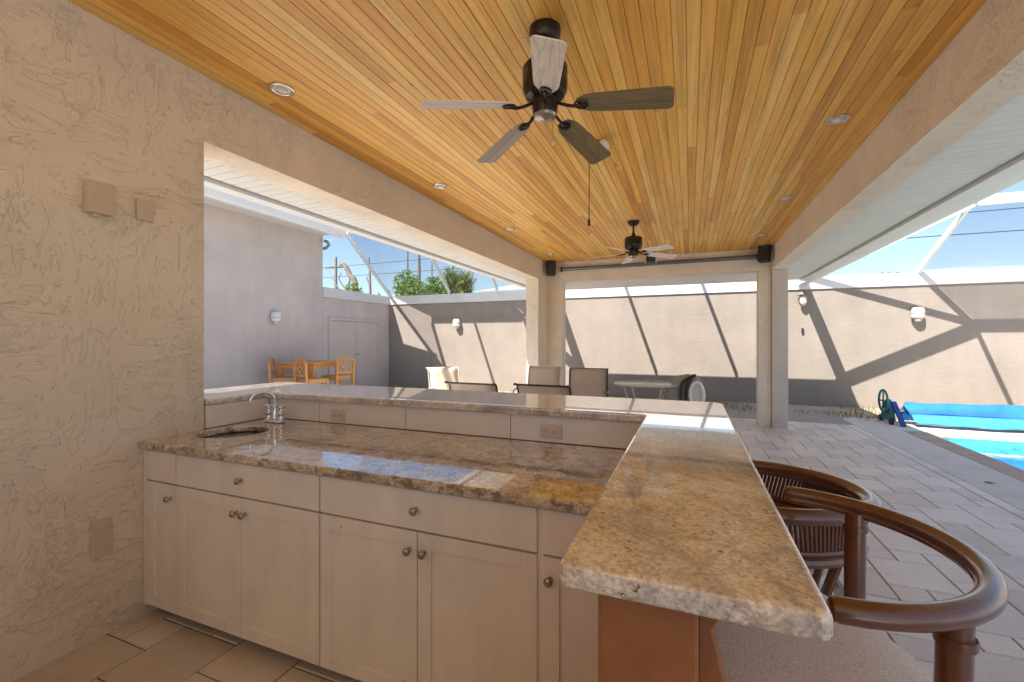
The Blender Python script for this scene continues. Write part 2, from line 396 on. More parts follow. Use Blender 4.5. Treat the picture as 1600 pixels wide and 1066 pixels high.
def smoothpts(pts, n=6):
    P = [Vector(p) for p in pts]; out = []
    for k in range(len(P) - 1):
        a, b, c, d = P[max(k - 1, 0)], P[k], P[k + 1], P[min(k + 2, len(P) - 1)]
        for j in range(n):
            t = j / n
            out.append(.5 * ((2 * b) + (c - a) * t + (2 * a - 5 * b + 4 * c - d) * t * t + (3 * b - a - 3 * c + d) * t ** 3))
    out.append(P[-1]); return out
def copy_tree(o, parent=None):
    c = o.copy(); COL.objects.link(c); c.parent = parent
    for ch in [q for q in scene.objects if q.parent == o]: copy_tree(ch, c)
    return c

WX, RX, CZ, BY = -2.64, 1.26, 2.985, 8.45     # room: left wall, right beam, ceiling, back beam
YN = -2.4  # rear end left open, out of view, so bounced sunlight gets in

# ------------------------------------------------------------------ ground, paving, pool
g = MB().box(-300, 300, -300, 300, -2.2, -1.9).build('ground', M['lawn']); setp(g, 'rough green ground reaching beyond the courtyard wall', kind='structure')
# yard slab round the pool hole
def slab(name, mat, rects, z0, z1, label):
    b = MB()
    for (x0, x1, y0, y1) in rects: b.box(x0, x1, y0, y1, z0, z1)
    return setp(b.build(name, mat), label, kind='structure')
slab('soil', M['dirt'], [(-60, 3.0, -40, 9.2), (-60, 60, 9.2, 60), (10, 60, -40, 9.2), (3.0, 10, -40, -4)], -1.89, -.03, 'sandy earth between the paving and the courtyard wall')
slab('gravel_strip', M['gravel'], [(-9.0, 2.7, 9.14, 10.9)], -.04, -.012, 'grey gravel strip behind the paving')
PX0, PX1, PY0, PY1 = 3.42, 9.6, -3.6, 8.6
slab('pool_deck', M['deck'], [(2.60, 3.14, YN, 9.88), (3.14, 10.5, 8.88, 9.88), (2.75, 9, 9.88, 10.0)], -.1, 0.0, 'concrete pool deck beside the paving')
slab('patio', M['deck'], [(-9.08, -3.2, -9, 9.1), (-3.2, 3.0, -9, YN)], -.1, -.006, 'concrete patio left of the pavilion plus added bounce slab behind it')  # rear rectangle is added out of view to bounce sunlight under the roof
joint = setp(MB().box(-3.2, 2.60, YN, 9.14, -.12, -.006).build('paving', M['joint']), 'grey paver floor with dark joints', kind='structure')
def corner_loop(x0, x1, y0, y1, r):
    pts = [(x0, y0), (x1, y0), (x1, y1)]
    for k in range(9):
        q = R(90 + 90 * k / 8); pts.append((x0 + r + r * math.cos(q), y1 - r + r * math.sin(q)))
    return pts
inner = corner_loop(PX0, PX1, PY0, PY1, .35); outer = corner_loop(PX0 - .28, PX1 + .28, PY0 - .28, PY1 + .28, .5)
b = MB()
for z0, z1 in ((-.1, .004),):
    n = len(inner)
    I0 = [b.b.verts.new((*p, z0)) for p in inner]; I1 = [b.b.verts.new((*p, z1)) for p in inner]
    O0 = [b.b.verts.new((*p, z0)) for p in outer]; O1 = [b.b.verts.new((*p, z1)) for p in outer]
    for k in range(n):
        j = (k + 1) % n
        b.b.faces.new((I1[k], I1[j], O1[j], O1[k])); b.b.faces.new((I0[k], I0[j], I1[j], I1[k])); b.b.faces.new((O0[k], O0[j], O1[j], O1[k]))
setp(b.build('pool_coping', M['pcoping']), 'brown brick coping round the pool', kind='structure')
b = MB(); n = len(inner)
T = [b.b.verts.new((*p, -.1)) for p in inner]; Bm = [b.b.verts.new((*p, -1.4)) for p in inner]
for k in range(n): b.b.faces.new((T[k], T[(k + 1) % n], Bm[(k + 1) % n], Bm[k]))
b.b.faces.new(Bm)
setp(b.build('pool_basin', M['pool']), 'aqua plastered pool basin', kind='structure')
b = MB(); il = corner_loop(PX0 + .006, PX1 - .006, PY0 + .006, PY1 - .006, .345)
T = [b.b.verts.new((*p, -.02)) for p in il]; Bm = [b.b.verts.new((*p, -.26)) for p in il]
for k in range(n): b.b.faces.new((T[k], T[(k + 1) % n], Bm[(k + 1) % n], Bm[k]))
setp(b.build('waterline_tiles', M['pooltile']), 'teal tile band at the pool waterline', kind='structure')
b = MB(); b.face([(*p, -.12) for p in corner_loop(PX0 + .01, PX1 - .01, PY0 + .01, PY1 - .01, .34)])
setp(b.build('pool_water', M['water']), 'clear turquoise pool water', kind='structure')

# pavers: large and small squares in a hopscotch pattern
pa, pb = .36, .18; gap = .0035
cells = []
for i in range(-60, 60):
    for j in range(-60, 60):
        ox, oy = i * pa - j * pb, i * pb + j * pa
        for (x0, y0, s_) in ((ox, oy, pa), (ox + pa, oy, pb)):
            x1, y1 = x0 + s_, y0 + s_
            X0, X1, Y0, Y1 = max(x0, -3.2), min(x1, 2.48), max(y0, YN), min(y1, 9.14)
            if X1 - X0 > .03 and Y1 - Y0 > .03: cells.append((X0, X1, Y0, Y1))
for k in range(26):                                  # narrow border course along the pool deck
    y0 = YN + k * .46; cells.append((2.484, 2.60, y0, min(y0 + .46, 9.14)))
def vis_score(c):
    x, y = (c[0] + c[1]) / 2, (c[2] + c[3]) / 2
    cc, ss = math.cos(R(21.97)), math.sin(R(21.97)); r_ = x * cc + y * ss; d = -x * ss + y * cc
    if d < .3: return 0
    px, py = 800 + 689 * r_ / d, 533 + 689 * 1.43 / d
    if not (-60 < px < 1660 and py < 1110): return 0
    hid = not ((px > 1130 and x > .12) or (x < -.1 and y < 1.5))
    return (c[1] - c[0]) * (c[3] - c[2]) / d ** 3 * (.02 if hid else 1)
cells.sort(key=vis_score, reverse=True)
def paver_box(b, c):
    x0, x1, y0, y1 = c[0] + gap, c[1] - gap, c[2] + gap, c[3] - gap; e = .004; t = 0.0
    p = [(x0, y0), (x1, y0), (x1, y1), (x0, y1)]; q = [(x0 + e, y0 + e), (x1 - e, y0 + e), (x1 - e, y1 - e), (x0 + e, y1 - e)]
    h = rnd.uniform(-.0008, .0008)
    A = [b.b.verts.new((*v, -.02)) for v in p]; C = [b.b.verts.new((*v, -.004 + h)) for v in p]; D = [b.b.verts.new((*v, h)) for v in q]
    b.b.faces.new(D)
    for k in range(4):
        j = (k + 1) % 4; b.b.faces.new((A[k], A[j], C[j], C[k])); b.b.faces.new((C[k], C[j], D[j], D[k]))
for c in cells[:296]:
    b = MB(); paver_box(b, c); b.build('paver', M['paver'], joint, ((c[0] + c[1]) / 2, (c[2] + c[3]) / 2, 0))
b = MB()
for c in cells[296:]: paver_box(b, c)
setp(b.build('small_pavers', M['paver'], joint), kind='stuff')
# grass tufts along the foot of the far wall
b = MB()
for k in range(5200):
    x = rnd.uniform(-8.9, 3.9); y = rnd.uniform(10.2, 11.75) if rnd.random() < .8 else rnd.uniform(9.6, 10.4)
    if math.sin(x * 2.3) + math.sin(x * .9 + y * 3) + rnd.uniform(-.7, .7) < .1: continue
    a = rnd.uniform(0, 6.28); h = rnd.uniform(.03, .11); w = .007; dx, dy = math.cos(a) * w, math.sin(a) * w; l = rnd.uniform(-.04, .04)
    b.face([(x - dx, y - dy, -.03), (x + dx, y + dy, -.03), (x + l, y + l, h)])
setp(b.build('grass', M['grassy']), 'dry patchy grass at the foot of the courtyard wall', kind='stuff')

# ------------------------------------------------------------------ courtyard wall, wing building
cw = thing('courtyard_wall', 'long smooth tan stucco wall with white coping behind the patio and pool', 'wall', (2, 11.8, 0))
Box('wall', M['stucco_out'], cw, -9.30, 20, 11.8, 12.0, -.1, 2.60)
Box('coping', M['coping'], cw, -9.34, 20, 11.76, 12.04, 2.60, 2.87, .01)
sw = thing('side_wall', 'low stucco wall with double doors joining the tall house wing', 'wall', (-9.08, 10.4, 0))
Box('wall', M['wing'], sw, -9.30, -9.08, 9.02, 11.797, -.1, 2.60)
Box('coping', M['coping'], sw, -9.34, -9.04, 9.025, 11.757, 2.603, 2.873, .01)
# double door in the side wall
dr = thing('double_door', 'mauve flush double doors in the low side wall', 'door', (-9.06, 10.25, 0))
Box('frame', M['door'], dr, -9.079, -9.03, 9.20, 9.28, 0, 2.08); Box('frame', M['door'], dr, -9.079, -9.03, 11.22, 11.30, 0, 2.08)
Box('frame', M['door'], dr, -9.079, -9.03, 9.28, 11.22, 2.0, 2.08)
for y0, y1 in ((9.29, 10.235), (10.255, 11.21)):
    d = Box('door_leaf', M['door'], dr, -9.079, -9.052, y0, y1, .02, 1.99, .004)
    for za, zb in ((.14, 1.22), (1.32, 1.87)): Box('panel', M['door'], d, -9.0519, -9.046, y0 + .1, y1 - .1, za, zb, .003)
MB().lathe([(.012, 0), (.014, .02), (.03, .035), (.03, .05), (.01, .062)], (-9.05, 10.31, 1.05), 12, 'X').build('knob', M['knob'], dr, smooth=True)
wg = thing('house_wing', 'tall stucco house wing with white roof gutter left of the pavilion', 'building', (-10, 3, 0))
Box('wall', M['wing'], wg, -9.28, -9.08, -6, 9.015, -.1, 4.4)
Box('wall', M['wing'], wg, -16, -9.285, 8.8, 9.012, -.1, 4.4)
Box('soffit', M['soffit'], wg, -9.075, -8.46, -6, 8.9, 4.20, 4.24)
b = MB(); b.prism([(-8.46, 4.12), (-8.34, 4.12), (-8.30, 4.17), (-8.29, 4.33), (-8.46, 4.33)], 'Y', -6, 9.0); b.build('gutter', M['white_alu'], wg)
b = MB(); b.prism([(-8.46, 4.335), (-8.46, 4.39), (-12.5, 5.4), (-16.3, 4.39), (-16.3, 4.335)], 'Y', -6, 9.3); b.build('roof', M['shingle'], wg)
b = MB(); b.tube([(-9.03, 9.0, 4.10), (-8.97, 9.06, 4.08), (-8.95, 9.10, 4.0), (-9.0, 9.08, 3.93), (-9.1, 9.06, 3.9)], .04, 10); b.build('downpipe', M['fascia'], wg, smooth=True)

def sconce(loc, n, label, cap=False):
    t = thing('wall_sconce', label, 'wall lamp', loc, 'small lamps on the courtyard walls')
    x, y, z = loc
    if cap:
        MB().box(x - .05, x + .05, y - .03, y, z - .1, z + .1).build('backplate', M['polewood'], t)
        MB().lathe([(.005, .13), (.05, .09), (.12, .03), (.12, .015), (.05, .01)], (x, y - .13, z), 16).build('lamp_cap', M['polewood'], t)
        MB().lathe([(.06, .01), (.075, -.14), (.05, -.2), (.02, -.23)], (x, y - .13, z), 16).build('lamp_body', M['plate_tan'], t, smooth=True)
    else:
        nx, ny = n
        MB().lathe([(.05, 0), (.05, .03)], (x, y, z), 16, 'Y' if ny else 'X', Matrix.Scale(-1, 4) if ny else None).build('backplate', M['white_plastic'], t)
        c = (x + nx * .11, y + ny * .11, z)
        MB().lathe([(.07, .13), (.098, .10), (.112, .04), (.112, .0), (.102, -.005)], c, 20).build('lamp_shade', M['white_plastic'], t, smooth=True)
        MB().lathe([(.104, -.012), (.112, -.03), (.108, -.075), (.085, -.10)], c, 20).build('lamp_collar', M['white_plastic'], t, smooth=True)
        MB().lathe([(.075, -.10), (.06, -.15), (.03, -.17)], c, 16).build('lamp_bottom', M['plate_tan'], t, smooth=True)
    return t
sconce((-9.08, 7.5, 1.98), (1, 0), 'round white wall lamp on the tall house wing')
sconce((-6.52, 11.8, 1.96), (0, -1), 'round white wall lamp above the cream sling chair')
sconce((4.41, 11.8, 2.0), (0, -1), 'round white wall lamp above the pool reel')
sconce((2.37, 11.8, 2.45), (0, -1), 'brown capped lantern under the gutter beam corner', True)
tag = Box('wall_hook', M['black'], None, 2.36, 2.40, 11.76, 11.80, 1.60, 1.72); setp(tag, 'small black hook on the courtyard wall below the lantern', 'hook')

# screen cage: beams
cage = thing('screen_cage', 'white aluminium screen enclosure frame between pavilion eaves and courtyard wall', 'screen enclosure', (0, 10.1, 0))
P1 = (4.6, 10.2, 3.88); Q1 = (2.42, 10.12, 2.82); P2 = (-5.2, 10.1, 4.38); Q2 = (-3.5, 10.12, 2.82); P3 = (-8.25, 10.1, 4.38)
def beam(a, c, w=.05, h=.10): return MB().bar(a, c, w, h).build('beam', M['white_alu'], cage)
beam((4.45, 11.78, 2.89), P1); beam((4.6, 10.25, 3.88), (4.6, -4, 3.88)); beam((4.55, 10.2, 3.88), (14, 10.2, 3.88), .08, .17)
beam(Q1, (4.55, 10.15, 3.86), .1, .2); beam((2.42, 11.78, 2.86), (4.5, 10.28, 3.86))
for x in (6.9, 9.2, 11.5): beam((x, 11.78, 2.89), (x, 10.25, 3.88)); beam((x, 10.15, 3.88), (x, -4, 3.88))
MB().box(2.28, 2.46, 10.13, 11.74, 2.70, 2.84).build('gutter_beam', M['white_alu'], cage)
MB().box(-3.58, -3.38, 10.13, 11.74, 2.70, 2.84).build('gutter_beam', M['white_alu'], cage)
beam((.26, 10.13, 2.84), (.26, 11.76, 2.90)); beam((-1.57, 10.13, 2.84), (-1.57, 11.76, 2.90))
beam(Q2, (-5.15, 10.05, 4.36), .1, .2); beam((-3.5, 11.76, 2.88), (-5.15, 10.18, 4.36))
beam((-5.2, 11.76, 2.90), P2); beam((-5.2, 10.05, 4.38), (-5.2, -4, 4.38)); beam((-6.8, 11.76, 2.90), (-6.8, 10.15, 4.38)); beam((-6.8, 10.05, 4.38), (-6.8, -4, 4.38))
beam((-5.25, 10.1, 4.38), P3, .08, .17); beam((-8.27, 9.0, 4.22), (-9.02, 11.76, 2.90)); beam((-8.27, 9.02, 4.3), (-8.27, 10.02, 4.36), .08, .12)
for (x0, x1) in ((-9.0, -6.83), (-6.77, -5.23)):
    MB().face([(x0, 11.74, 2.93), (x1, 11.74, 2.93), (x1, 10.14, 4.41), (max(x0, -8.25), 10.14, 4.41)]).build('screen_panel', M['screen'], cage)
MB().face([(-9.0, 11.74, 2.93), (-8.27, 9.04, 4.22), (-8.25, 10.14, 4.41)]).build('screen_panel', M['screen'], cage)
MB().face([(-5.17, 11.74, 2.93), (-3.52, 11.74, 2.93), (-5.17, 10.2, 4.38)]).build('screen_panel', M['screen'], cage)
for (x0, x1) in ((4.63, 6.87), (6.93, 9.17), (9.23, 11.47)):
    MB().face([(x0 - .1 if x0 < 5 else x0, 11.74, 2.92), (x1, 11.74, 2.92), (x1, 10.27, 3.9), (x0, 10.27, 3.9)]).build('screen_panel', M['screen'], cage)

# ------------------------------------------------------------------ pavilion
pv = thing('pavilion', 'stucco pavilion with honey wood board ceiling over the outdoor bar', 'pavilion', (-.7, 4, 0))
b = MB(); b.prism([(YN, 0), (1.72, 0), (1.72, 2.60), (7.86, 2.60), (7.86, 0), (BY - .003, 0), (BY - .003, 3.0), (YN, 3.0)], 'X', WX - .24, WX)
b.build('side_wall', M['stucco_in'], pv)
b = MB(); b.prism([(WX - .24, 0), (-2.34, 0), (-2.34, 2.615), (1.075, 2.615), (1.075, 0), (RX, 0), (RX, 3.0), (WX - .24, 3.0)], 'Y', BY, BY + .26)
b.build('rear_beam', M['stucco_in'], pv)
b = MB(); b.box(RX, RX + .205, YN, BY + .26, 2.615, 3.0); b.build('side_beam', M['stucco_in'], pv)
b = MB(); b.box(RX + .003, RX + .235, BY - .06, BY + .18, 0, 2.612); b.build('pillar', M['stucco_post'], pv, bevel=.008)
b = MB(); b.box(WX + .003, .95, YN + 1.3, YN + 1.5, 0, 1.5); b.build('rear_shade_block', M['coping'], pv)  # unseen wall added behind the camera to shade floor and lower cabinets
# ceiling boards
base = Box('ceiling', M['soffit_gap'], pv, WX, RX, YN, BY, 2.997, 3.02)
NB = 58; bw = (RX - WX) / NB
for k in range(NB):
    x0 = WX + k * bw; y = YN + rnd.uniform(-1.8, 0)
    while y < BY:
        ln = rnd.choice((1.5, 2.1, 2.4, 3.0, 3.6)) + rnd.uniform(-.2, .2); ya, yb = max(y, YN), min(y + ln, BY)
        if BY - yb < .4: yb = BY; ln = 99
        if yb - ya > .05:
            h = rnd.uniform(-.0006, .0006); a, c = x0 + .0005, x0 + bw - .0005
            m_ = MB().prism([(a + .0035, CZ + h), (c - .0035, CZ + h), (c, CZ + .005), (c, CZ + .014), (a, CZ + .014), (a, CZ + .005)], 'Y', ya + .0006, yb - .0006)
            m_.build('ceiling_board', M['plank'], base, (x0, ya, CZ))
        y += ln
# soffits outside the beams: ribbed vinyl panels, dark slot, gutters
def soffit_run(x0, x1, y0, y1, step=.095):
    parent = Box('soffit', M['soffit_gap'], pv, x0, x1, y0, y1, 2.655, 2.665)
    y = y0
    while y < y1 - .01:
        e = min(y + step, y1)
        b = MB(); b.prism([(y + .004, 2.632), (e - .009, 2.632), (e - .006, 2.640), (e - .006, 2.65), (y + .0005, 2.65), (y + .0005, 2.640)], 'X', x0, x1)
        b.build('soffit_panel', M['soffit'], parent, (x0, y, 2.64)); y = e
soffit_run(RX + .207, 1.975, YN, 10.06); soffit_run(-3.27, WX - .243, YN, 10.06)
b = MB()
y = BY + .27
while y < 9.85: b.box(WX - .24, RX + .205, y + .003, y + .15, 2.635, 2.65); y += .155
b.build('rear_soffit', M['soffit'], pv)
def gutter(x0, x1, sgn):
    b = MB(); xs = [(x0, 2.60), (x1, 2.60), (x1 + sgn * .03, 2.66), (x1 + sgn * .04, 2.80), (x0, 2.80)]
    b.prism(xs, 'Y', YN, 10.12); return b.build('gutter', M['white_alu'], pv)
gutter(1.995, 2.16, 1); gutter(-3.29, -3.40, -1)
MB().box(2.21, 2.44, YN - 3, 10.12, 2.70, 2.84).build('gutter_beam', M['white_alu'], pv)
b = MB(); b.prism([(9.90, 2.62), (10.02, 2.62), (10.08, 2.68), (10.10, 2.84), (9.90, 2.84)], 'X', -3.38, 2.2); b.build('gutter', M['white_alu'], pv)
b = MB()   # hipped roof
e = [(-3.44, YN - .9, 2.845), (2.44, YN - .9, 2.845), (2.44, 10.1, 2.845), (-3.44, 10.1, 2.845)]; r1, r2 = (-.5, 1.4, 3.55), (-.5, 7.2, 3.55)
for f in ([e[0], e[1], r1], [e[1], e[2], r2, r1], [e[2], e[3], r2], [e[3], e[0], r1, r2]): b.face(f)
b.build('roof', M['shingle'], pv)

# ------------------------------------------------------------------ base cabinets and counter
FY = 1.41; CT = .914
kc = thing('base_cabinet', 'cream shaker base cabinets with nickel knobs under the brown granite counter', 'cabinet', (-1.4, 1.7, 0))
Box('carcass', M['cab_shade'], kc, WX + .01, -.15, FY + .022, 2.14, .065, .872)
Box('side_panel', M['cabinet'], kc, WX + .004, WX + .03, FY + .0, 2.12, .065, .872)
Box('toe_kick', M['cab_shade'], kc, WX + .02, -.15, FY + .09, 2.1, 0, .064)
Box('filler', M['cabinet'], kc, WX + .001, WX + .029, FY + .003, FY + .021, .066, .868)
Box('filler', M['cabinet'], kc, -.48, -.459, FY + .012, FY + .022, .065, .868)
def front(x0, x1, z0, z1, shaker=True, knob=None):
    name = 'door' if shaker else 'drawer_front'
    if not shaker:
        d = Box(name, M['cabinet'], kc, x0, x1, FY, FY + .02, z0, z1, .002, ((x0 + x1) / 2, FY, z0))
    else:
        w = .058; b = MB()
        b.box(x0, x0 + w, FY, FY + .02, z0, z1); b.box(x1 - w, x1, FY, FY + .02, z0, z1)
        b.box(x0 + w, x1 - w, FY + .0004, FY + .0196, z0, z0 + w); b.box(x0 + w, x1 - w, FY + .0004, FY + .0196, z1 - w, z1)
        d = b.build(name, M['cabinet'], kc, ((x0 + x1) / 2, FY, z0), bevel=.0015)
        Box('door_panel', M['cabinet'], d, x0 + w - .004, x1 - w + .004, FY + .008, FY + .016, z0 + w - .004, z1 - w + .004)
    if knob:
        kx, kz = knob
        MB().lathe([(.009, -.001), (.009, -.004), (.0055, -.006), (.0055, -.016), (.012, -.019), (.0155, -.024), (.0155, -.028), (.010, -.033), (.003, -.035)], (kx, FY, kz), 18, 'Y').build('knob', M['knob'], d, smooth=True)
    return d
DZ, BZ, TZ = .715, .068, .866
front(WX + .032, -2.377, DZ, TZ, False)
front(-2.372, -1.443, DZ, TZ, False, (-1.905, .793))
front(-1.434, -.479, DZ, TZ, False, (-.958, .793))
front(-.458, -.16, DZ, TZ, False)
zt = DZ - .008
front(WX + .032, -2.377, BZ, zt, True, (-2.41, .643))
front(-2.372, -1.912, BZ, zt, True, (-1.935, .64)); front(-1.908, -1.443, BZ, zt, True, (-1.878, .64))
front(-1.434, -.957, BZ, zt, True, (-.988, .638)); front(-.953, -.479, BZ, zt, True, (-.922, .638))
front(-.458, -.16, BZ, zt, True, (-.432, .637))
# granite counter with a round sink hole
ct = thing('counter', 'brown and gold granite counter with round sink under the raised bar', 'counter', (-1.4, 1.75, CT))
sx, sy, sr = -2.42, 1.745, .175
b = MB().b
outp = [(WX + .003, 1.385), (-.145, 1.385), (-.145, 2.146), (WX + .003, 2.146)]
ov = [b.verts.new((*p, CT)) for p in outp]; iv = [b.verts.new((sx + sr * math.cos(2 * math.pi * k / 40), sy + sr * math.sin(2 * math.pi * k / 40), CT)) for k in range(40)]
eds = [b.edges.new((ov[k], ov[(k + 1) % 4])) for k in range(4)] + [b.edges.new((iv[k], iv[(k + 1) % 40])) for k in range(40)]
bmesh.ops.triangle_fill(b, use_beauty=True, edges=eds)
ret = bmesh.ops.extrude_face_region(b, geom=list(b.faces))
bmesh.ops.translate(b, verts=[v for v in ret['geom'] if isinstance(v, bmesh.types.BMVert)], vec=(0, 0, -.04))
mm = MB(); mm.b.free(); mm.b = b
mm.build('granite_slab', M['gran_low'], ct, bevel=.012, seg=3)
MB().lathe([(sr + .012, CT - .041), (sr + .004, CT - .05), (sr - .01, CT - .13), (sr - .06, CT - .165), (.03, CT - .17), (.028, CT - .171), (.028, CT - .169)], (sx, sy, 0), 40).build('sink_bowl', M['steel'], ct, smooth=True)
MB().lathe([(.034, CT - .168), (.034, CT - .163), (.022, CT - .161), (.016, CT - .165)], (sx, sy, 0), 20).build('drain', M['chrome'], ct, smooth=True)
# faucet
fx, fy = -2.44, 2.03
fc = thing('faucet', 'polished chrome two handle arched faucet beside the round sink', 'faucet', (fx, fy, CT))
MB().box(fx - .075, fx + .075, fy - .025, fy + .025, CT + .0005, CT + .016).build('base_plate', M['chrome'], fc, bevel=.006, seg=3)
for s_ in (-1, 1):
    h = MB().lathe([(.022, .016), (.022, .024), (.015, .03), (.015, .05), (.019, .058), (.019, .066), (.012, .072), (.012, .092), (.014, .096), (.010, .102)], (fx + s_ * .052, fy, CT), 18).build('valve', M['chrome'], fc, smooth=True)
    hx = fx + s_ * .052
    MB().tube([(hx - .037, fy - .004, CT + .104), (hx + .037, fy + .004, CT + .104)], .0062, 10).build('handle', M['chrome'], fc, smooth='auto')
MB().lathe([(.020, .016), (.020, .03), (.014, .04), (.013, .1), (.012, .11)], (fx, fy, CT), 18).build('spout_base', M['chrome'], fc, smooth=True)
sp = []
for k in range(19):
    q = R(0 + 190 * k / 18); rr = .062
    sp.append((fx - .05 * (1 - math.cos(q)) * .62, fy - rr * (1 - math.cos(q)) * 1.0, CT + .135 + rr * math.sin(q)))
sp = [(fx, fy, CT + .1), (fx, fy, CT + .12)] + sp
MB().tube(sp, .0088, 12).build('spout', M['chrome'], fc, smooth='auto')

# ------------------------------------------------------------------ raised bar
BT = 1.09
rb = thing('raised_bar', 'l-shaped raised granite bar top on terracotta knee wall', 'bar counter', (-.5, 2.3, 0))
Box('knee_wall', M['terracotta'], rb, WX + .0, .012, 2.156, 2.40, 0, 1.048)
Box('knee_wall', M['terracotta'], rb, WX - .24, WX - .012, 1.725, 2.40, 0, 1.048)
Box('knee_wall', M['terracotta'], rb, -.14, .012, .72, 2.152, 0, 1.048, .006)
b = MB(); b.prism([(.012, .0), (.05, .0), (.05, .6), (.045, .78), (.055, .86), (.035, .95), (.06, 1.0), (.13, 1.047), (.012, 1.047)], 'Y', .80, .86); b.build('bracket', M['terracotta'], rb, bevel=.004)
xo, xl, yf = .168, -3.17, 2.70
out = [(-.19, .655), (xo, .655)]
def arc(cx, cy, r, a0, a1, n=6): return [(cx + r * math.cos(R(a0 + (a1 - a0) * k / n)), cy + r * math.sin(R(a0 + (a1 - a0) * k / n))) for k in range(n + 1)]
out = arc(-.175, .67, .015, 180, 270, 4) + arc(xo - .015, .67, .015, 270, 360, 4) + arc(xo - .07, yf - .07, .07, 0, 90) + arc(xl + .07, yf - .07, .07, 90, 180)
out += [(xl, 1.726), (WX + .02, 1.726), (WX + .02, 2.115)] + [(-.205, 2.12), (-.19, 2.105)]
b = MB(); b.prism(out, 'Z', 1.05, BT); b.build('bar_top', M['gran_bar'], rb, bevel=.010, seg=4)
# backsplash tiles
xs = [WX + .014, -2.10, -1.56, -.885, -.146]
xs = [WX + .014, -2.19, -1.535, -.875, -.146]
for a, c in zip(xs, xs[1:]): Box('tile', M['tile'], rb, a + .0015, c - .0015, 2.147, 2.155, CT + .003, 1.049, .0015)
Box('tile', M['tile'], rb, WX - .011, WX + .012, 1.727, 2.1465, CT + .003, 1.049, .0015)

def outlet(x, z, y, label):
    t = thing('outlet', label, 'outlet', (x, y, z), 'wall outlets on the backsplash')
    MB().box(x - .058, x + .058, y - .006, y, z - .036, z + .036).build('cover_plate', M['plate'], t, bevel=.003)
    MB().box(x - .034, x + .034, y - .008, y - .006, z - .0165, z + .0165).build('socket', M['plate'], t, bevel=.001)
    for s_ in (-1, 1):
        b = MB(); cx = x + s_ * .019
        b.box(cx - .004, cx + .005, y - .0087, y - .0081, z + .005, z + .0075); b.box(cx - .004, cx + .005, y - .0087, y - .0081, z - .0075, z - .005)
        b.box(cx - .0115, cx - .0065, y - .0087, y - .0081, z - .0025, z + .0025); b.build('slots', M['slot'], t)
        MB().lathe([(.003, 0), (.003, -.001)], (x + s_ * .048, y - .006, z), 8, 'Y').build('screw', M['knob'], t)
outlet(-2.035, .965, 2.1465, 'ivory outlet on the backsplash nearest the faucet')
outlet(-.65, .972, 2.1465, 'ivory outlet on the backsplash near the bar corner')
# boxes and plates on the stucco wall
t = thing('wall_box', 'larger tan painted box standing proud of the stucco wall', 'junction box', (WX, 1.21, 2.1))
MB().box(WX + .002, WX + .05, 1.165, 1.262, 2.035, 2.185).build('cover', M['plate_tan'], t, bevel=.004)
MB().box(WX + .01, WX + .03, 1.19, 1.22, 2.022, 2.0345).build('latch', M['plate'], t)
t = thing('wall_plate', 'small flat tan plate on stucco right of the box', 'cover plate', (WX, 1.41, 2.1))
MB().box(WX + .002, WX + .016, 1.375, 1.452, 2.055, 2.165).build('cover', M['plate_tan'], t, bevel=.003)
t = thing('wall_plate', 'blank tan plate low on the stucco wall beside the cabinets', 'cover plate', (WX, 1.23, .48))
MB().box(WX + .002, WX + .012, 1.19, 1.275, .39, .57).build('cover', M['plate_tan'], t, bevel=.004)
b = MB(); b.lathe([(.004, .22), (.018, .16), (.035, .05), (.03, .01), (.02, 0)], (WX - .28, 1.86, BT + .001), 12)
setp(b.build('black_cloth', M['black'], org=(WX - .28, 1.86, BT), smooth=True), 'small dark folded thing behind the end of the stucco wall on the bar', 'cloth')

# ------------------------------------------------------------------ ceiling fans
def blade_mesh(mat, parent, ang, r0, r1, w0, w1, z, pitch, hub, droop=0.0):
    b = MB(); n = 10; th = .006; pts = []
    prof = []
    for k in range(n + 1):
        t = k / n; x = r0 + (r1 - r0) * t; w = (w0 + (w1 - w0) * t) / 2
        if t == 0: w *= .55
        elif t < .11: w *= .92
        prof.append((x, w))
    xe, we = prof.pop(); cr_ = .028
    prof += [(xe - cr_ + cr_ * math.sin(R(q)), we - cr_ + cr_ * math.cos(R(q))) for q in (0, 22, 45, 67, 90)]
    prof2 = [(x, w) for x, w in prof] + [(x, -w) for x, w in reversed(prof)]
    b.prism(prof2, 'Z', -th / 2, th / 2)
    mloc = Matrix.Translation(hub + Vector((0, 0, z))) @ Matrix.Rotation(ang, 4, 'Z') @ Matrix.Rotation(droop, 4, 'Y') @ Matrix.Rotation(pitch, 4, 'X')
    bl = b.build('blade', mat, None, (0, 0, 0), bevel=.002)
    bl.parent = parent; bl.matrix_local = Matrix.Translation(-WL[parent.name]) @ mloc
    b = MB()
    b.tube(smoothpts([(.06, 0, .012), (.11, 0, -.006), (.155, 0, -.014), (.185, 0, -.008)], 4), .008, 8)
    b.tube([(.185 + .032 * math.cos(q), .026 * math.sin(q), -.008) for q in [2 * math.pi * j / 16 for j in range(16)]], .005, 6, True)
    b.prism([(.165, 0), (.19, .018), (.212, 0), (.19, -.018)], 'Z', -.009, -.004)
    a = b.build('blade_arm', M['bronze'], None, (0, 0, 0), smooth='auto'); a.parent = bl
    return bl
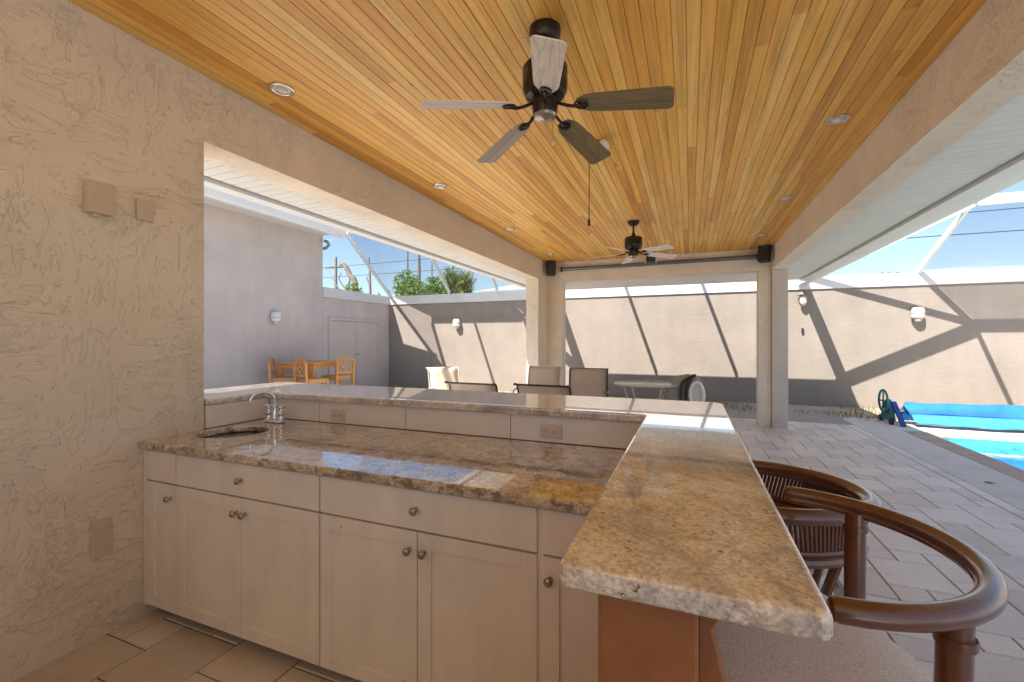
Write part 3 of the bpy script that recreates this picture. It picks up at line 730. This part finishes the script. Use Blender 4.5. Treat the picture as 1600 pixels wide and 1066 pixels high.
def fan(name, label, hub, a0, mats, R_=.61, chain=.16, rod=False):
    t = thing('ceiling_fan', label, 'ceiling fan', (hub[0], hub[1], CZ), 'ceiling fans')
    H = Vector((hub[0], hub[1], 0)); z = hub[2]
    c = (hub[0], hub[1], 0)
    if rod:
        MB().lathe([(.075, CZ - .001), (.072, CZ - .03), (.045, CZ - .06), (.02, CZ - .065)], c, 28).build('canopy', M['bronze'], t, smooth='auto')
        MB().lathe([(.012, CZ - .06), (.012, z + .2)], c, 12).build('downrod', M['bronze'], t, smooth='auto')
        MB().lathe([(.014, z + .26), (.03, z + .22), (.055, z + .20)], c, 20).build('rod_cover', M['bronze'], t, smooth='auto')
    else:
        MB().lathe([(.078, CZ - .001), (.078, CZ - .03), (.07, CZ - .06), (.05, CZ - .08), (.03, CZ - .085)], c, 32).build('canopy', M['bronze'], t, smooth='auto')
        MB().lathe([(.03, CZ - .08), (.03, z + .19)], c, 16).build('downrod', M['bronze'], t, smooth='auto')
    MB().lathe([(.05, z + .205), (.1, z + .195), (.112, z + .18), (.112, z + .15), (.108, z + .146), (.112, z + .14), (.112, z + .11), (.108, z + .106), (.112, z + .10), (.11, z + .07), (.095, z + .04), (.07, z + .03)], c, 36).build('motor_housing', M['bronze'], t, smooth='auto')
    MB().lathe([(.062, z + .035), (.066, z + .02), (.066, z + .0), (.06, z - .045), (.058, z - .05)], c, 28).build('switch_housing', M['bronze'], t, smooth='auto')
    MB().lathe([(.058, z - .051), (.052, z - .062), (.02, z - .066), (.006, z - .074)], c, 24).build('bottom_cap', M['knob'], t, smooth='auto')
    for k in range(5):
        blade_mesh(mats[k], t, a0 + k * 2 * math.pi / 5, .165, R_, .115, .14, z, R(-13), H, R(7.5) if not rod else R(3))
    if chain:
        ch = MB().tube([(hub[0] + .05, hub[1] - .03, z - .04), (hub[0] + .05, hub[1] - .032, z - .04 - chain)], .0016, 6).build('pull_chain', M['knob'], t)
        MB().lathe([(.002, 0), (.006, -.008), (.006, -.016), (.002, -.024)], (hub[0] + .05, hub[1] - .032, z - .04 - chain), 10).build('chain_fob', M['white_plastic'], ch, smooth=True)
    return t
fan('f1', 'dark bronze ceiling fan above the bar with mixed pale and dark blades', (-.67, 2.1, 2.605), R(1), [M['walnut'], M['walnut'], M['greyblade'], M['ash'], M['ash']])
fan('f2', 'farther ceiling fan hung on a short rod near the rear beam', (-.68, 5.9, 2.58), R(-38), [M['ash']] * 5, chain=0, rod=True)

# fixture with the long pull cord, recessed lights
t = thing('ceiling_spotlight', 'small white twin spotlight on the wood ceiling past the near fan', 'spotlight', (-.65, 3.47, CZ))
MB().lathe([(.05, CZ - .001), (.05, CZ - .02), (.03, CZ - .03)], (-.66, 3.46, 0), 16).build('mount', M['bronze'], t, smooth='auto')
for dx, dy in ((-.01, .02), (.045, -.05)):
    MB().lathe([(.012, 0), (.035, -.02), (.052, -.07), (.045, -.085), (.01, -.09)], (-.66 + dx, 3.46 + dy, CZ - .02), 16, m=Matrix.Rotation(R(-35 if dx > 0 else 20), 4, 'X')).build('lamp_head', M['white_plastic'], t, smooth=True)
t = thing('pull_cord', 'long black pull cord with fob hanging from the wood ceiling', 'pull cord', (-.74, 3.45, CZ))
MB().tube([(-.735, 3.45, CZ), (-.737, 3.45, 2.35)], .0035, 6).build('cord', M['black'], t)
MB().lathe([(.004, 2.40), (.010, 2.385), (.012, 2.345), (.004, 2.335)], (-.737, 3.45, 0), 10).build('fob', M['black'], t, smooth=True)
dl = [((-2.33, 1.99), 'recessed ceiling light nearest the camera above the stucco wall'), ((-2.32, 3.82), 'recessed ceiling light second along the left beam'),
      ((-2.31, 5.65), 'recessed ceiling light third along the left beam'), ((-2.3, 7.55), 'recessed ceiling light above the rear left corner speaker'),
      ((.965, 3.72), 'recessed ceiling light nearest the camera on the pool side'), ((.968, 5.54), 'recessed ceiling light second along the pool side beam'),
      ((.97, 7.35), 'recessed ceiling light above the rear right corner speaker')]
for (x, y), lb in dl:
    t = thing('recessed_light', lb, 'ceiling light', (x, y, CZ), 'recessed lights in the wood ceiling')
    z = CZ - .001
    rim = MB(); rim.tube([(x + .062 * math.cos(q), y + .062 * math.sin(q), z - .004) for q in [2 * math.pi * j / 28 for j in range(28)]], .011, 8, True, .6); rim.build('trim_ring', M['lamp_in'], t, smooth=True)
    MB().lathe([(.054, -.001), (.052, -.0035), (.035, -.005), (.034, -.0045)], (x, y, z), 24).build('reflector', M['white_plastic'], t, smooth=True)
    MB().lathe([(.033, -.004), (.031, -.014), (.02, -.021), (.005, -.024)], (x, y, z), 20).build('bulb', M['bulb'], t, smooth=True)

# speakers, roller shade
def speaker(x, y, z, rot, lb, w=.17, h=.27, d=.15, frame=False):
    t = thing('speaker', lb, 'speaker', (x, y, z), 'outdoor speakers')
    m = Matrix.Translation((x, y, z)) @ Matrix.Rotation(rot, 4, 'Z') @ Matrix.Rotation(R(-8), 4, 'X')
    MB().box(-w / 2, w / 2, -d / 2, d / 2, -h / 2, h / 2, m).build('cabinet_box', M['black'], t, bevel=.015, seg=3)
    MB().box(-w / 2 + .012, w / 2 - .012, -d / 2 - .006, -d / 2 - .0005, -h / 2 + .012, h / 2 - .012, m).build('grille', M['blackgrille'], t, bevel=.004)
    b = MB(); b.bar(m @ Vector((0, d / 2, h / 2 - .02)), m @ Vector((0, .11, h / 2 + .05)), .03, .012); b.bar(m @ Vector((0, .11, h / 2 + .05)), m @ Vector((0, .11, h / 2 - .06)), .03, .012)
    if frame:
        for s_ in (-1, 1): b.bar(m @ Vector((s_ * (w / 2 + .012), 0, -h / 2 - .02)), m @ Vector((s_ * (w / 2 + .012), 0, h / 2 + .03)), .012, .03)
    b.build('bracket', M['white_plastic'] if frame else M['black'], t)
speaker(-2.50, 8.22, 2.84, R(25), 'black speaker hung in the rear left ceiling corner')
speaker(1.13, 8.22, 2.855, R(-25), 'black speaker hung in the rear right ceiling corner')
speaker(-.62, 7.9, 2.88, R(0), 'dark speaker in white bracket at the middle of the rear beam', .15, .2, .1, True)
t = thing('roller_shade', 'rolled grey shade tube running along the rear beam', 'roller shade', (-.65, 8.4, 2.83))
MB().tube([(-2.33, 8.405, 2.835), (1.07, 8.405, 2.845)], .034, 14).build('tube', M['shade_tube'], t, smooth='auto')
for x in (-2.335, 1.065): MB().box(x - .012, x + .012, 8.36, 8.449, 2.79, 2.885).build('end_bracket', M['black'], t)

# ------------------------------------------------------------------ rattan bar stools
def rattan_stool(loc, rot, lb, rail_z, slats, seat_z=.73, rr=.3, tube_r=.0205, posts=(52, -52)):
    t = thing('bar_stool', lb, 'bar stool', loc, 'rattan bar stools')
    def loc2(p): return p
    def ring(r_, a0, a1, z, n=26, ext=0, xs=1.0): 
        pts = [(r_ * xs * math.cos(R(a0 + (a1 - a0) * k / n)), r_ * math.sin(R(a0 + (a1 - a0) * k / n)), z) for k in range(n + 1)]
        return pts
    def add(mb, name, mat, smooth='auto', parent=None, bevel=0):
        o = mb.build(name, mat, None, (0, 0, 0), smooth=smooth, bevel=bevel); o.parent = parent or t; return o
    ap = 88
    core = ring(rr, -ap, ap, rail_z, 30)
    pts = [(-.06, -rr + .0, rail_z)] + core + [(-.06, rr, rail_z)]
    if not slats: core = ring(rr, -84, 81, rail_z, 30); pts = [(-.008, -rr, rail_z), (.004, -rr, rail_z)] + core + [(.035, rr, rail_z)]
    pts = smoothpts(pts, 2)
    n = len(pts); add(MB().tube(pts, [tube_r * (.6 if k in (0, n - 1) else .9 if k in (1, n - 2) else 1) for k in range(n)], 14), 'arm_rail', M['rattan'])
    add(MB().tube([(p[0] * .975, p[1] * .975, p[2] - tube_r * .55) for p in pts[2:-2]], tube_r * .62, 8), 'lower_strip', M['rattan'])
    if slats:
        zb = rail_z - .15; r2 = rr * .93
        add(MB().tube(smoothpts([(-.05, -r2, zb)] + ring(r2, -ap, ap, zb, 26) + [(-.05, r2, zb)], 2), .019, 10), 'lower_rail', M['rattan'])
        add(MB().tube(smoothpts([(-.05, -r2 * 1.01, zb + .028)] + ring(r2 * 1.01, -ap, ap, zb + .028, 26) + [(-.05, r2 * 1.01, zb + .028)], 2), .010, 8), 'lower_rail', M['rattan'])
        for k in range(80):
            q = R(-95 + 190 * k / 79); c_, s_ = math.cos(q), math.sin(q); j = R(3)
            a = (rr * .985 * c_, rr * .985 * s_, rail_z - tube_r); c = (r2 * 1.0 * math.cos(q + j), r2 * 1.0 * math.sin(q + j), zb + .03)
            add(MB().tube([a, c], .0056, 6), 'slat', M['rattan'])
        for q in (-70, -45, 20, 45, 80):
            add(MB().tube([(r2 * .97 * math.cos(R(q)), r2 * .97 * math.sin(R(q)), zb), (.235 * math.cos(R(q)), .235 * math.sin(R(q)), seat_z - .02)], .014, 8), 'post', M['rattan'])
        for q in (-58, 33): 
            add(MB().tube([(r2 * .97 * math.cos(R(q)), r2 * .97 * math.sin(R(q)), zb), (.235 * math.cos(R(q)), .235 * math.sin(R(q)), seat_z - .02)], .010, 8), 'post', M['rattan'])
    else:
        for q in posts:
            x, y = rr * .97 * math.cos(R(q)), rr * .97 * math.sin(R(q))
            p_ = add(MB().tube([(x, y, rail_z - .01), (x * .97, y * .97, seat_z - .08)], [.023, .0235], 12), 'post', M['rattan'])
            add(MB().tube([(x, y, rail_z - .04), (x, y, rail_z - .055)], .027, 12), 'wrap', M['rattan'], parent=p_)
            m = Matrix.Rotation(math.atan2(y, x), 4, 'Z')
            add(MB().box(.25, .31, -.035, .035, seat_z - .10, seat_z - .06, m), 'seat_bracket', M['rattan'], smooth=False, bevel=.003)
    sr_ = .262
    prof = [(.02, seat_z + .035), (.12, seat_z + .034), (.2, seat_z + .026), (sr_ - .012, seat_z + .008), (sr_, seat_z - .02), (sr_ - .005, seat_z - .05), (.2, seat_z - .06)]
    if slats: prof = [(r_ * .82, h) for r_, h in prof]
    add(MB().lathe(prof, (0, 0, 0), 48), 'seat_cushion', M['seat'])
    r3 = .245 if not slats else .235
    add(MB().tube([(r3 * math.cos(q), r3 * math.sin(q), seat_z - .075) for q in [2 * math.pi * k / 36 for k in range(36)]], .02, 10, True), 'seat_ring', M['rattan'])
    add(MB().lathe([(.09, seat_z - .07), (.09, seat_z - .10), (.05, seat_z - .11)], (0, 0, 0), 20), 'swivel', M['black'])
    for q in (45, 135, 225, 315):
        c_, s_ = math.cos(R(q)), math.sin(R(q))
        add(MB().tube([(.1 * c_, .1 * s_, seat_z - .09), (.19 * c_, .19 * s_, .4), (.25 * c_, .25 * s_, 0)], .018, 10), 'leg', M['rattan'])
    add(MB().tube([(.215 * math.cos(q), .215 * math.sin(q), .25) for q in [2 * math.pi * k / 36 for k in range(36)]], .014, 8, True), 'foot_ring', M['rattan'])
    t.rotation_euler.z = rot
    return t
rattan_stool((.215, 1.15, 0), 0, 'nearest rattan bar stool with open bent arm rail and tweed seat', 1.0, False)
o = rattan_stool((.22, 1.90, 0), 0, 'farther rattan bar stool with slatted barrel back', .88, True, .62, .30, .026); o.scale.x = 1.18

# ------------------------------------------------------------------ patio furniture
def sling_chair(loc, rot, lb, top, mat, frame, w=.56):
    t = thing('sling_chair', lb, 'patio chair', loc, 'sling patio chairs')
    hw = w / 2
    prof = [(.27, .40), (.25, .43), (.15, .43), (-.12, .40), (-.20, .43), (-.26, .56), (-.33, .78), (-.355, top - .06), (-.385, top - .015), (-.44, top), (-.47, top - .004)]
    sm = smoothpts([(0, y, z) for y, z in prof], 4)
    b = MB(); rows = [[b.b.verts.new((x * (hw - .012), p.y, p.z + .006 * (abs(x) ** 2 - 1) * (1 if p.z > .5 else 4))) for x in (-1, -.5, 0, .5, 1)] for p in sm]
    for a, c in zip(rows, rows[1:]):
        for k in range(4): b.b.faces.new((a[k], a[k + 1], c[k + 1], c[k]))
    o = b.build('sling', mat, None, (0, 0, 0), smooth=True); o.parent = t
    md = o.modifiers.new('solid', 'SOLIDIFY'); md.thickness = .006
    def add(mb, name, mm_=frame):
        o = mb.build(name, mm_, None, (0, 0, 0), smooth='auto'); o.parent = t
    for s_ in (-1, 1):
        add(MB().tube([(s_ * hw, p.y, p.z) for p in sm], .0125, 8), 'side_rail')
        add(MB().tube(smoothpts([(s_ * (hw + .03), -.24, .0), (s_ * (hw + .03), .24, .02), (s_ * (hw + .03), .27, .3), (s_ * (hw + .03), .22, .60), (s_ * (hw + .03), .0, .65), (s_ * (hw + .01), -.29, .63)], 4), .0135, 8), 'arm')
        add(MB().tube([(s_ * (hw + .03), -.22, .014), (s_ * (hw + .03), -.30, .014), (s_ * (hw + .005), -.16, .40)], .012, 8), 'leg')
    add(MB().tube([(-hw, -.47, top - .004), (hw, -.47, top - .004)], .011, 8), 'top_rail')
    add(MB().tube([(-hw, .26, .405), (hw, .26, .405)], .011, 8), 'front_rail')
    add(MB().tube([(-hw - .03, -.22, .02), (hw + .03, -.22, .02)], .012, 8), 'floor_rail')
    t.rotation_euler.z = rot; return t
FR = M['bronze']; FP = M['glass_rim']
sling_chair((-3.72, 6.5, 0), R(-128), 'cream sling chair standing in sunlight left of the pavilion opening', .965, M['sling_cream'], FP)
sling_chair((-2.42, 5.12, 0), R(-2), 'dark framed sling chair seen from behind, nearer the faucet', .93, M['sling'], FR, .64)
sling_chair((-1.56, 5.22, 0), R(-2), 'dark framed sling chair seen from behind, nearer the bar corner', .93, M['sling'], FR, .64)
sling_chair((-2.33, 6.85, 0), R(176), 'tan sling chair facing the bar in front of the left rear pillar', .985, M['sling'], FP, .58)
sling_chair((-1.48, 6.70, 0), R(186), 'tan sling chair facing the bar beside the round glass table', .98, M['sling'], FR, .60)
gt = thing('glass_table', 'round obscure glass patio table behind the bar', 'table', (-.66, 7.45, 0))
MB().lathe([(.01, .742), (.48, .742), (.49, .738), (.48, .734), (.01, .734)], (-.66, 7.45, 0), 48).build('table_top', M['glass'], gt, smooth='auto')
MB().tube([(-.66 + .495 * math.cos(q), 7.45 + .495 * math.sin(q), .735) for q in [2 * math.pi * k / 48 for k in range(48)]], .014, 8, True).build('rim', M['glass_rim'], gt, smooth=True)
for q in (40, 130, 220, 310):
    c_, s_ = math.cos(R(q)), math.sin(R(q))
    MB().tube(smoothpts([(-.66 + .42 * c_, 7.45 + .42 * s_, .72), (-.66 + .33 * c_, 7.45 + .33 * s_, .5), (-.66 + .2 * c_, 7.45 + .2 * s_, .3), (-.66 + .4 * c_, 7.45 + .4 * s_, 0)], 5), .015, 8).build('leg', M['glass_rim'], gt, smooth='auto')
# grey covered seat with black straps and a white oval ring
ub = thing('covered_seat', 'grey rounded covered seat with black straps and white oval ring', 'seat', (-.05, 7.5, 0))
b = MB(); pr = [(-.24, .25), (-.26, .6), (-.22, .78), (-.12, .87), (.03, .90), (.16, .87), (.23, .78), (.25, .6), (.24, .25)]
b.prism(pr, 'Y', 7.42, 7.72)
b2 = b.b; bmesh.ops.translate(b2, verts=b2.verts, vec=(-.05, 0, 0)); b.build('cover', M['housing_grey'], ub, bevel=.05, seg=3)
for dy, dx in ((0, 0), (.0, .075)):
    MB().tube(smoothpts([(-.13 + dx, 7.38, .28), (-.13 + dx, 7.38, .68), (-.09 + dx, 7.385, .80), (.02 + dx * .4, 7.40, .875), (.06 + dx * .3, 7.42, .90)], 5), .02, 8).build('strap', M['black'], ub, smooth='auto')
MB().tube([(.10 + .095 * math.cos(q), 7.37, .60 + .19 * math.sin(q)) for q in [2 * math.pi * k / 32 for k in range(32)]], .028, 10, True).build('oval_ring', M['white_plastic'], ub, smooth=True)
MB().prism([(.10 + .09 * math.cos(q), .60 + .18 * math.sin(q)) for q in [2 * math.pi * k / 32 for k in range(32)]], 'Y', 7.385, 7.41).build('ring_back', M['coping'], ub)
for x in (-.25, .15):
    for y in (7.46, 7.68): MB().tube([(x, y, .26), (x, y, 0)], .015, 8).build('leg', M['glass_rim'], ub, smooth='auto')

# pine table and lattice back chairs by the house wing
def pine_chair(loc, rot, lb):
    t = thing('lattice_chair', lb, 'dining chair', loc, 'pine lattice back chairs')
    def add(mb, name, smooth=False):
        o = mb.build(name, M['pine'], None, (0, 0, 0), smooth=smooth, bevel=0); o.parent = t; return o
    w, d, sz, top = .25, .23, .60, 1.04
    add(MB().box(-w - .01, w + .01, -d, d, sz - .03, sz), 'seat'); add(MB().box(-w, w, -d + .02, d - .02, sz - .09, sz - .031), 'apron')
    for s_ in (-1, 1):
        add(MB().box(s_ * w - .025, s_ * w + .025, d - .05, d, 0, sz - .031), 'leg')
        add(MB().bar((s_ * w, -d, 0), (s_ * w, -d - .06, .93), .05, .045), 'leg')
    arch = [(-.28, -d - .06, .93)] + [(.27 * -math.cos(R(180 * k / 10)), -d - .062, .94 + .10 * math.sin(R(180 * k / 10))) for k in range(1, 10)] + [(.28, -d - .06, .93)]
    add(MB().tube(arch, .024, 6), 'top_rail', 'auto'); add(MB().bar((-w, -d - .03, .68), (w, -d - .03, .68), .03, .05), 'lower_rail')
    y = -d - .045
    for a, c in (((-.23, .70), (.12, 1.02)), ((.23, .70), (-.12, 1.02)), ((-.23, .88), (-.05, 1.03)), ((.23, .88), (.05, 1.03)), ((-.06, .70), (.23, .93)), ((.06, .70), (-.23, .93))):
        add(MB().bar((a[0], y, a[1]), (c[0], y - .012, c[1]), .016, .022), 'lattice_bar')
    t.rotation_euler.z = rot; return t
pine_chair((-8.58, 7.42, 0), R(-50), 'leftmost pine lattice back chair by the house wing')
pine_chair((-7.75, 7.40, 0), R(-15), 'middle pine lattice chair at the near side of the table')
pine_chair((-7.95, 8.35, 0), R(85), 'sunlit pine lattice chair at the right end of the table')
pt = thing('pine_table', 'orange pine dining table by the house wing', 'table', (-8.3, 8.2, 0))
tb = Matrix.Translation((-8.45, 8.0, 0)) @ Matrix.Rotation(R(10), 4, 'Z')
MB().box(-.5, .5, -.55, .55, .905, .94, tb).build('table_top', M['pine'], pt, bevel=.004)
MB().box(-.44, .44, -.5, .5, .80, .904, tb).build('apron', M['pine'], pt)
for x in (-.42, .42):
    for y in (-.47, .47): MB().box(x - .04, x + .04, y - .04, y + .04, 0, .90, tb).build('leg', M['pine'], pt)

# ------------------------------------------------------------------ pool reel with blue blanket
pr_ = thing('pool_reel', 'blue solar blanket rolled on a teal wheeled reel by the pool', 'pool cover reel', (5, 9.55, 0))
R_Z = .235
b = MB(); rings = []
N = 26
for i in range(0, 41):
    x = 3.42 + i * .12; row = []
    for k in range(N):
        q = 2 * math.pi * k / N; rr = .155 + .012 * math.sin(3 * q + x * 1.7) + .006 * math.sin(x * 9 + q * 2)
        row.append(b.b.verts.new((x + (.05 * math.sin(q * 2) if i in (0,) else 0), 9.55 + rr * math.cos(q), R_Z + rr * math.sin(q) - .01 * math.sin(x * .9))))
    rings.append(row)
for a, c in zip(rings, rings[1:]):
    for k in range(N): b.b.faces.new((a[k], a[(k + 1) % N], c[(k + 1) % N], c[k]))
b.b.faces.new(rings[0][::-1]); b.b.faces.new(rings[-1])
b.build('blanket_roll', M['blanket'], pr_, smooth='auto')
b = MB(); rows = []
for i in range(0, 41):
    x = 3.46 + i * .12; w = .02 * math.sin(x * 4) + .012 * math.sin(x * 11)
    rows.append([b.b.verts.new((x, 9.385 + w * .4, .2)), b.b.verts.new((x + .01, 9.365 + w, .14)), b.b.verts.new((x + .02, 9.33 + w, .09 + w * .5)), b.b.verts.new((x + .02, 9.22 + w, .06 + w * .5)), b.b.verts.new((x, 9.28, .045))])
for a, c in zip(rows, rows[1:]):
    for k in range(4): b.b.faces.new((a[k], a[k + 1], c[k + 1], c[k]))
b.build('blanket_flap', M['blanket_light'], pr_, smooth=True)
MB().tube([(3.12, 9.55, .235), (8.6, 9.55, .235)], .03, 10).build('axle', M['steel'], pr_, smooth='auto')
MB().tube([(3.15, 9.62 + .19 * math.cos(q), .38 + .19 * math.sin(q)) for q in [2 * math.pi * k / 28 for k in range(28)]], .018, 8, True).build('hand_wheel', M['reel'], pr_, smooth=True)
b = MB(); b.bar((3.15, 9.42, .38), (3.15, 9.82, .38), .02, .02); b.bar((3.15, 9.62, .17), (3.15, 9.62, .59), .02, .02, (0, 1, 0)); b.build('spokes', M['reel'], pr_)
MB().prism([(9.40, .05), (9.86, .05), (9.78, .34), (9.62, .42), (9.48, .34)], 'X', 3.18, 3.26).build('side_frame', M['reel'], pr_, bevel=.02)
MB().bar((3.25, 9.50, .38), (3.28, 9.18, .02), .07, .05).build('leg', M['reelblue'], pr_, bevel=.01)
MB().bar((3.25, 9.62, .36), (3.28, 9.98, .02), .06, .05).build('leg', M['reelblue'], pr_, bevel=.01)
for y in (9.42, 9.86): MB().lathe([(.05, 3.17), (.06, 3.18), (.06, 3.21), (.05, 3.22)], (0, y, .055), 18, 'X').build('caster', M['black'], pr_, smooth='auto')
# two fallen leaves on the deck
for (x, y), lb in (((2.83, 5.1), 'dark green leaf on the deck nearer the camera'), ((2.80, 5.9), 'dark green leaf on the deck farther toward the reel')):
    b = MB(); b.face([(x - .06, y, .004), (x - .02, y + .025, .014), (x + .06, y + .01, .006), (x + .01, y - .02, .012)])
    setp(b.build('fallen_leaf', M['palm'], org=(x, y, 0)), lb, 'leaf')

# ------------------------------------------------------------------ beyond the wall
def leaf_cloud(b, c, rad, n, s=.12, up=.3):
    for k in range(n):
        while True:
            p = Vector((rnd.uniform(-1, 1), rnd.uniform(-1, 1), rnd.uniform(-1, 1)))
            if .25 < p.length < 1: break
        p = Vector((p.x * rad[0], p.y * rad[1], p.z * rad[2])) + Vector(c)
        d = Vector((rnd.uniform(-1, 1), rnd.uniform(-1, 1), rnd.uniform(-up, 1))).normalized(); e = d.cross(Vector((rnd.uniform(-1, 1), rnd.uniform(-1, 1), .3))).normalized()
        l = s * rnd.uniform(.6, 1.4); w = l * .38
        b.face([p - d * l * .5, p + e * w * .5, p + d * l * .5, p - e * w * .5])
def bush(name, label, cat, c, rad, n, mat=None, s=.16, trunk=True):
    t = thing(name, label, cat, (c[0], c[1], 0), None); b = MB()
    for k in range(9):
        q = rnd.uniform(0, 6.28); rr = rnd.uniform(.3, .85)
        leaf_cloud(b, (c[0] + rad[0] * rr * math.cos(q), c[1] + rad[1] * rr * math.sin(q), c[2] + rad[2] * rnd.uniform(-.6, .6)), (rad[0] * .42, rad[1] * .42, rad[2] * rnd.uniform(.35, .55)), n // 9, s)
    o = b.build('foliage', mat or M['leaf'], t); o['kind'] = 'stuff'
    if trunk:
        for k in range(3):
            MB().tube(smoothpts([(c[0] + rnd.uniform(-.2, .2), c[1], -.1), (c[0] + rnd.uniform(-.4, .4), c[1], c[2] * .6), (c[0] + rnd.uniform(-.8, .8) * rad[0], c[1], c[2] + .4 * rad[2])], 4), [.09 - .005 * j for j in range(9)], 7).build('trunk', M['bark'], t, smooth='auto')
    return t
bush('green_tree', 'rounded bright green tree above the wall coping', 'tree', (-11.3, 16, 3.15), (1.65, 1.2, 1.3), 6500)
bush('green_shrub', 'low green shrub at the base of the broken dead tree', 'shrub', (-14.4, 16, 3.25), (1.1, .8, 1.0), 3000)
bush('green_shrub', 'small dark shrub between the broken tree and the round tree', 'shrub', (-13.1, 17, 2.9), (.6, .6, .7), 900, trunk=False)
def dead(pts, r0, r1, label, branches=()):
    t = thing('dead_tree', label, 'tree', (pts[0][0], pts[0][1], 0)); sm = smoothpts(pts, 5); n = len(sm)
    MB().tube(sm, [r0 + (r1 - r0) * k / (n - 1) for k in range(n)], 8).build('trunk', M['bark'], t, smooth='auto')
    for br in branches: MB().tube(smoothpts(br, 4), [.05 - .004 * k for k in range(4 * (len(br) - 1) + 1)], 6).build('branch', M['bark'], t, smooth='auto')
dead([(-17.6, 20, 0), (-17.7, 20, 4.4), (-18.1, 20, 5.2), (-18.45, 20, 5.75), (-18.75, 20, 5.9)], .19, .12, 'thick leaning broken trunk above the low shrub', [[(-18.2, 20, 4.2), (-18.9, 20, 5.0), (-18.7, 20, 5.4)], [(-18.9, 20, 4.3), (-19.2, 20, 4.9), (-19.5, 20, 5.2)], [(-18.2, 20, 4.6), (-18.05, 20, 5.3)]])
dead([(-19.9, 24, 0), (-20.0, 24, 5), (-20.1, 24, 7.1)], .14, .03, 'thin bare trunk rising beside the round tree', [[(-20, 24, 5.0), (-20.3, 24, 5.8)]])
dead([(-16.95, 24, 0), (-16.98, 24, 5), (-16.98, 24, 7.3)], .08, .04, 'leftmost of three straight bare trunks behind the round tree')
dead([(-16.2, 24, 0), (-16.1, 24, 5), (-16.12, 24, 7.1)], .12, .08, 'thickest of three straight bare trunks behind the round tree')
dead([(-15.1, 24, 0), (-15.15, 24, 5), (-15.15, 24, 6.8)], .05, .035, 'rightmost of three straight bare trunks behind the round tree')
dead([(-13.2, 24, 0), (-12.5, 24, 4), (-12.4, 24, 5.0), (-12.1, 24, 6.0)], .07, .03, 'crooked bare trunk right of the shaggy palms', [[(-12.4, 24, 4.8), (-12.0, 24, 5.2)]])
def shag_palm(x, y, z0, z1, w, label):
    t = thing('storm_palm', label, 'palm tree', (x, y, 0)); b = MB()
    MB().tube([(x, y, 0), (x, y, z0 + .4)], .16, 9).build('trunk', M['bark'], t, smooth='auto')
    for k in range(1500):
        u = rnd.random() ** .8; z = z0 + (z1 - z0) * u; ww = w * (1 - .9 * abs(u - .5) ** 1.5) * (.65 + .35 * math.sin(u * 17 + x))
        q = rnd.uniform(0, 6.28); r_ = ww * math.sqrt(rnd.random()); p = Vector((x + r_ * math.cos(q), y + r_ * math.sin(q), z))
        d = Vector((math.cos(q) * .35, math.sin(q) * .35, rnd.uniform(-1, .35))).normalized(); e = d.cross(Vector((0, 0, 1))).normalized(); l = rnd.uniform(.2, .65)
        b.face([p, p + d * l * .5 + e * .035, p + d * l, p + d * l * .5 - e * .035])
    b.build('crown', M['palm'], t)['kind'] = 'stuff'
shag_palm(-12.6, 22, 3.6, 5.45, .42, 'taller shaggy storm worn palm above the wall')
shag_palm(-11.75, 22, 3.6, 5.15, .40, 'shorter shaggy storm worn palm nearer the grey roof')
t = thing('utility_pole', 'wooden utility pole with crossarm beyond the wall', 'utility pole', (-24.9, 26, 0))
MB().tube([(-24.9, 26, 0), (-24.9, 26, 7.8)], [.15, .1], 8).build('pole', M['polewood'], t, smooth='auto')
MB().box(-25.9, -24.1, 25.95, 26.05, 6.95, 7.1).build('crossarm', M['polewood'], t)
def wire(a, c, sag, label):
    pts = [Vector(a).lerp(Vector(c), k / 20) - Vector((0, 0, sag * 4 * (k / 20) * (1 - k / 20))) for k in range(21)]
    setp(MB().tube(pts, .022, 5).build('power_line', M['wire'], org=a), label, 'cable', 'power lines beyond the wall')
wire((-27, 26, 7.05), (22, 24, 6.8), .0, 'upper power line crossing the sky beyond the wall')
wire((-27, 26, 6.3), (22, 24, 5.85), .0, 'lower power line crossing the sky beyond the wall')
nh = thing('neighbour_house', 'neighbouring house with grey hipped roof beyond the wall', 'building', (-4.5, 22, 0))
Box('wall', M['stucco_out'], nh, -8.3, -1.2, 18.6, 26, -.1, 3.5)
b = MB(); e = [(-8.9, 18, 3.7), (-.6, 18, 3.7), (-.6, 26.6, 3.7), (-8.9, 26.6, 3.7)]; r1, r2 = (-4.7, 22.2, 5.0), (-4.9, 22.4, 5.0)
for f in ([e[0], e[1], r1], [e[1], e[2], r2, r1], [e[2], e[3], r2], [e[3], e[0], r1, r2]): b.face(f)
b.build('roof', M['shingle'], nh)
Box('fascia', M['fascia'], nh, -8.9, -.6, 17.98, 26.6, 3.5, 3.69)
bush('far_tree', 'tiny treetop showing above the wall coping over the pool', 'tree', (9.5, 30, 4.7), (.9, .6, .5), 600)
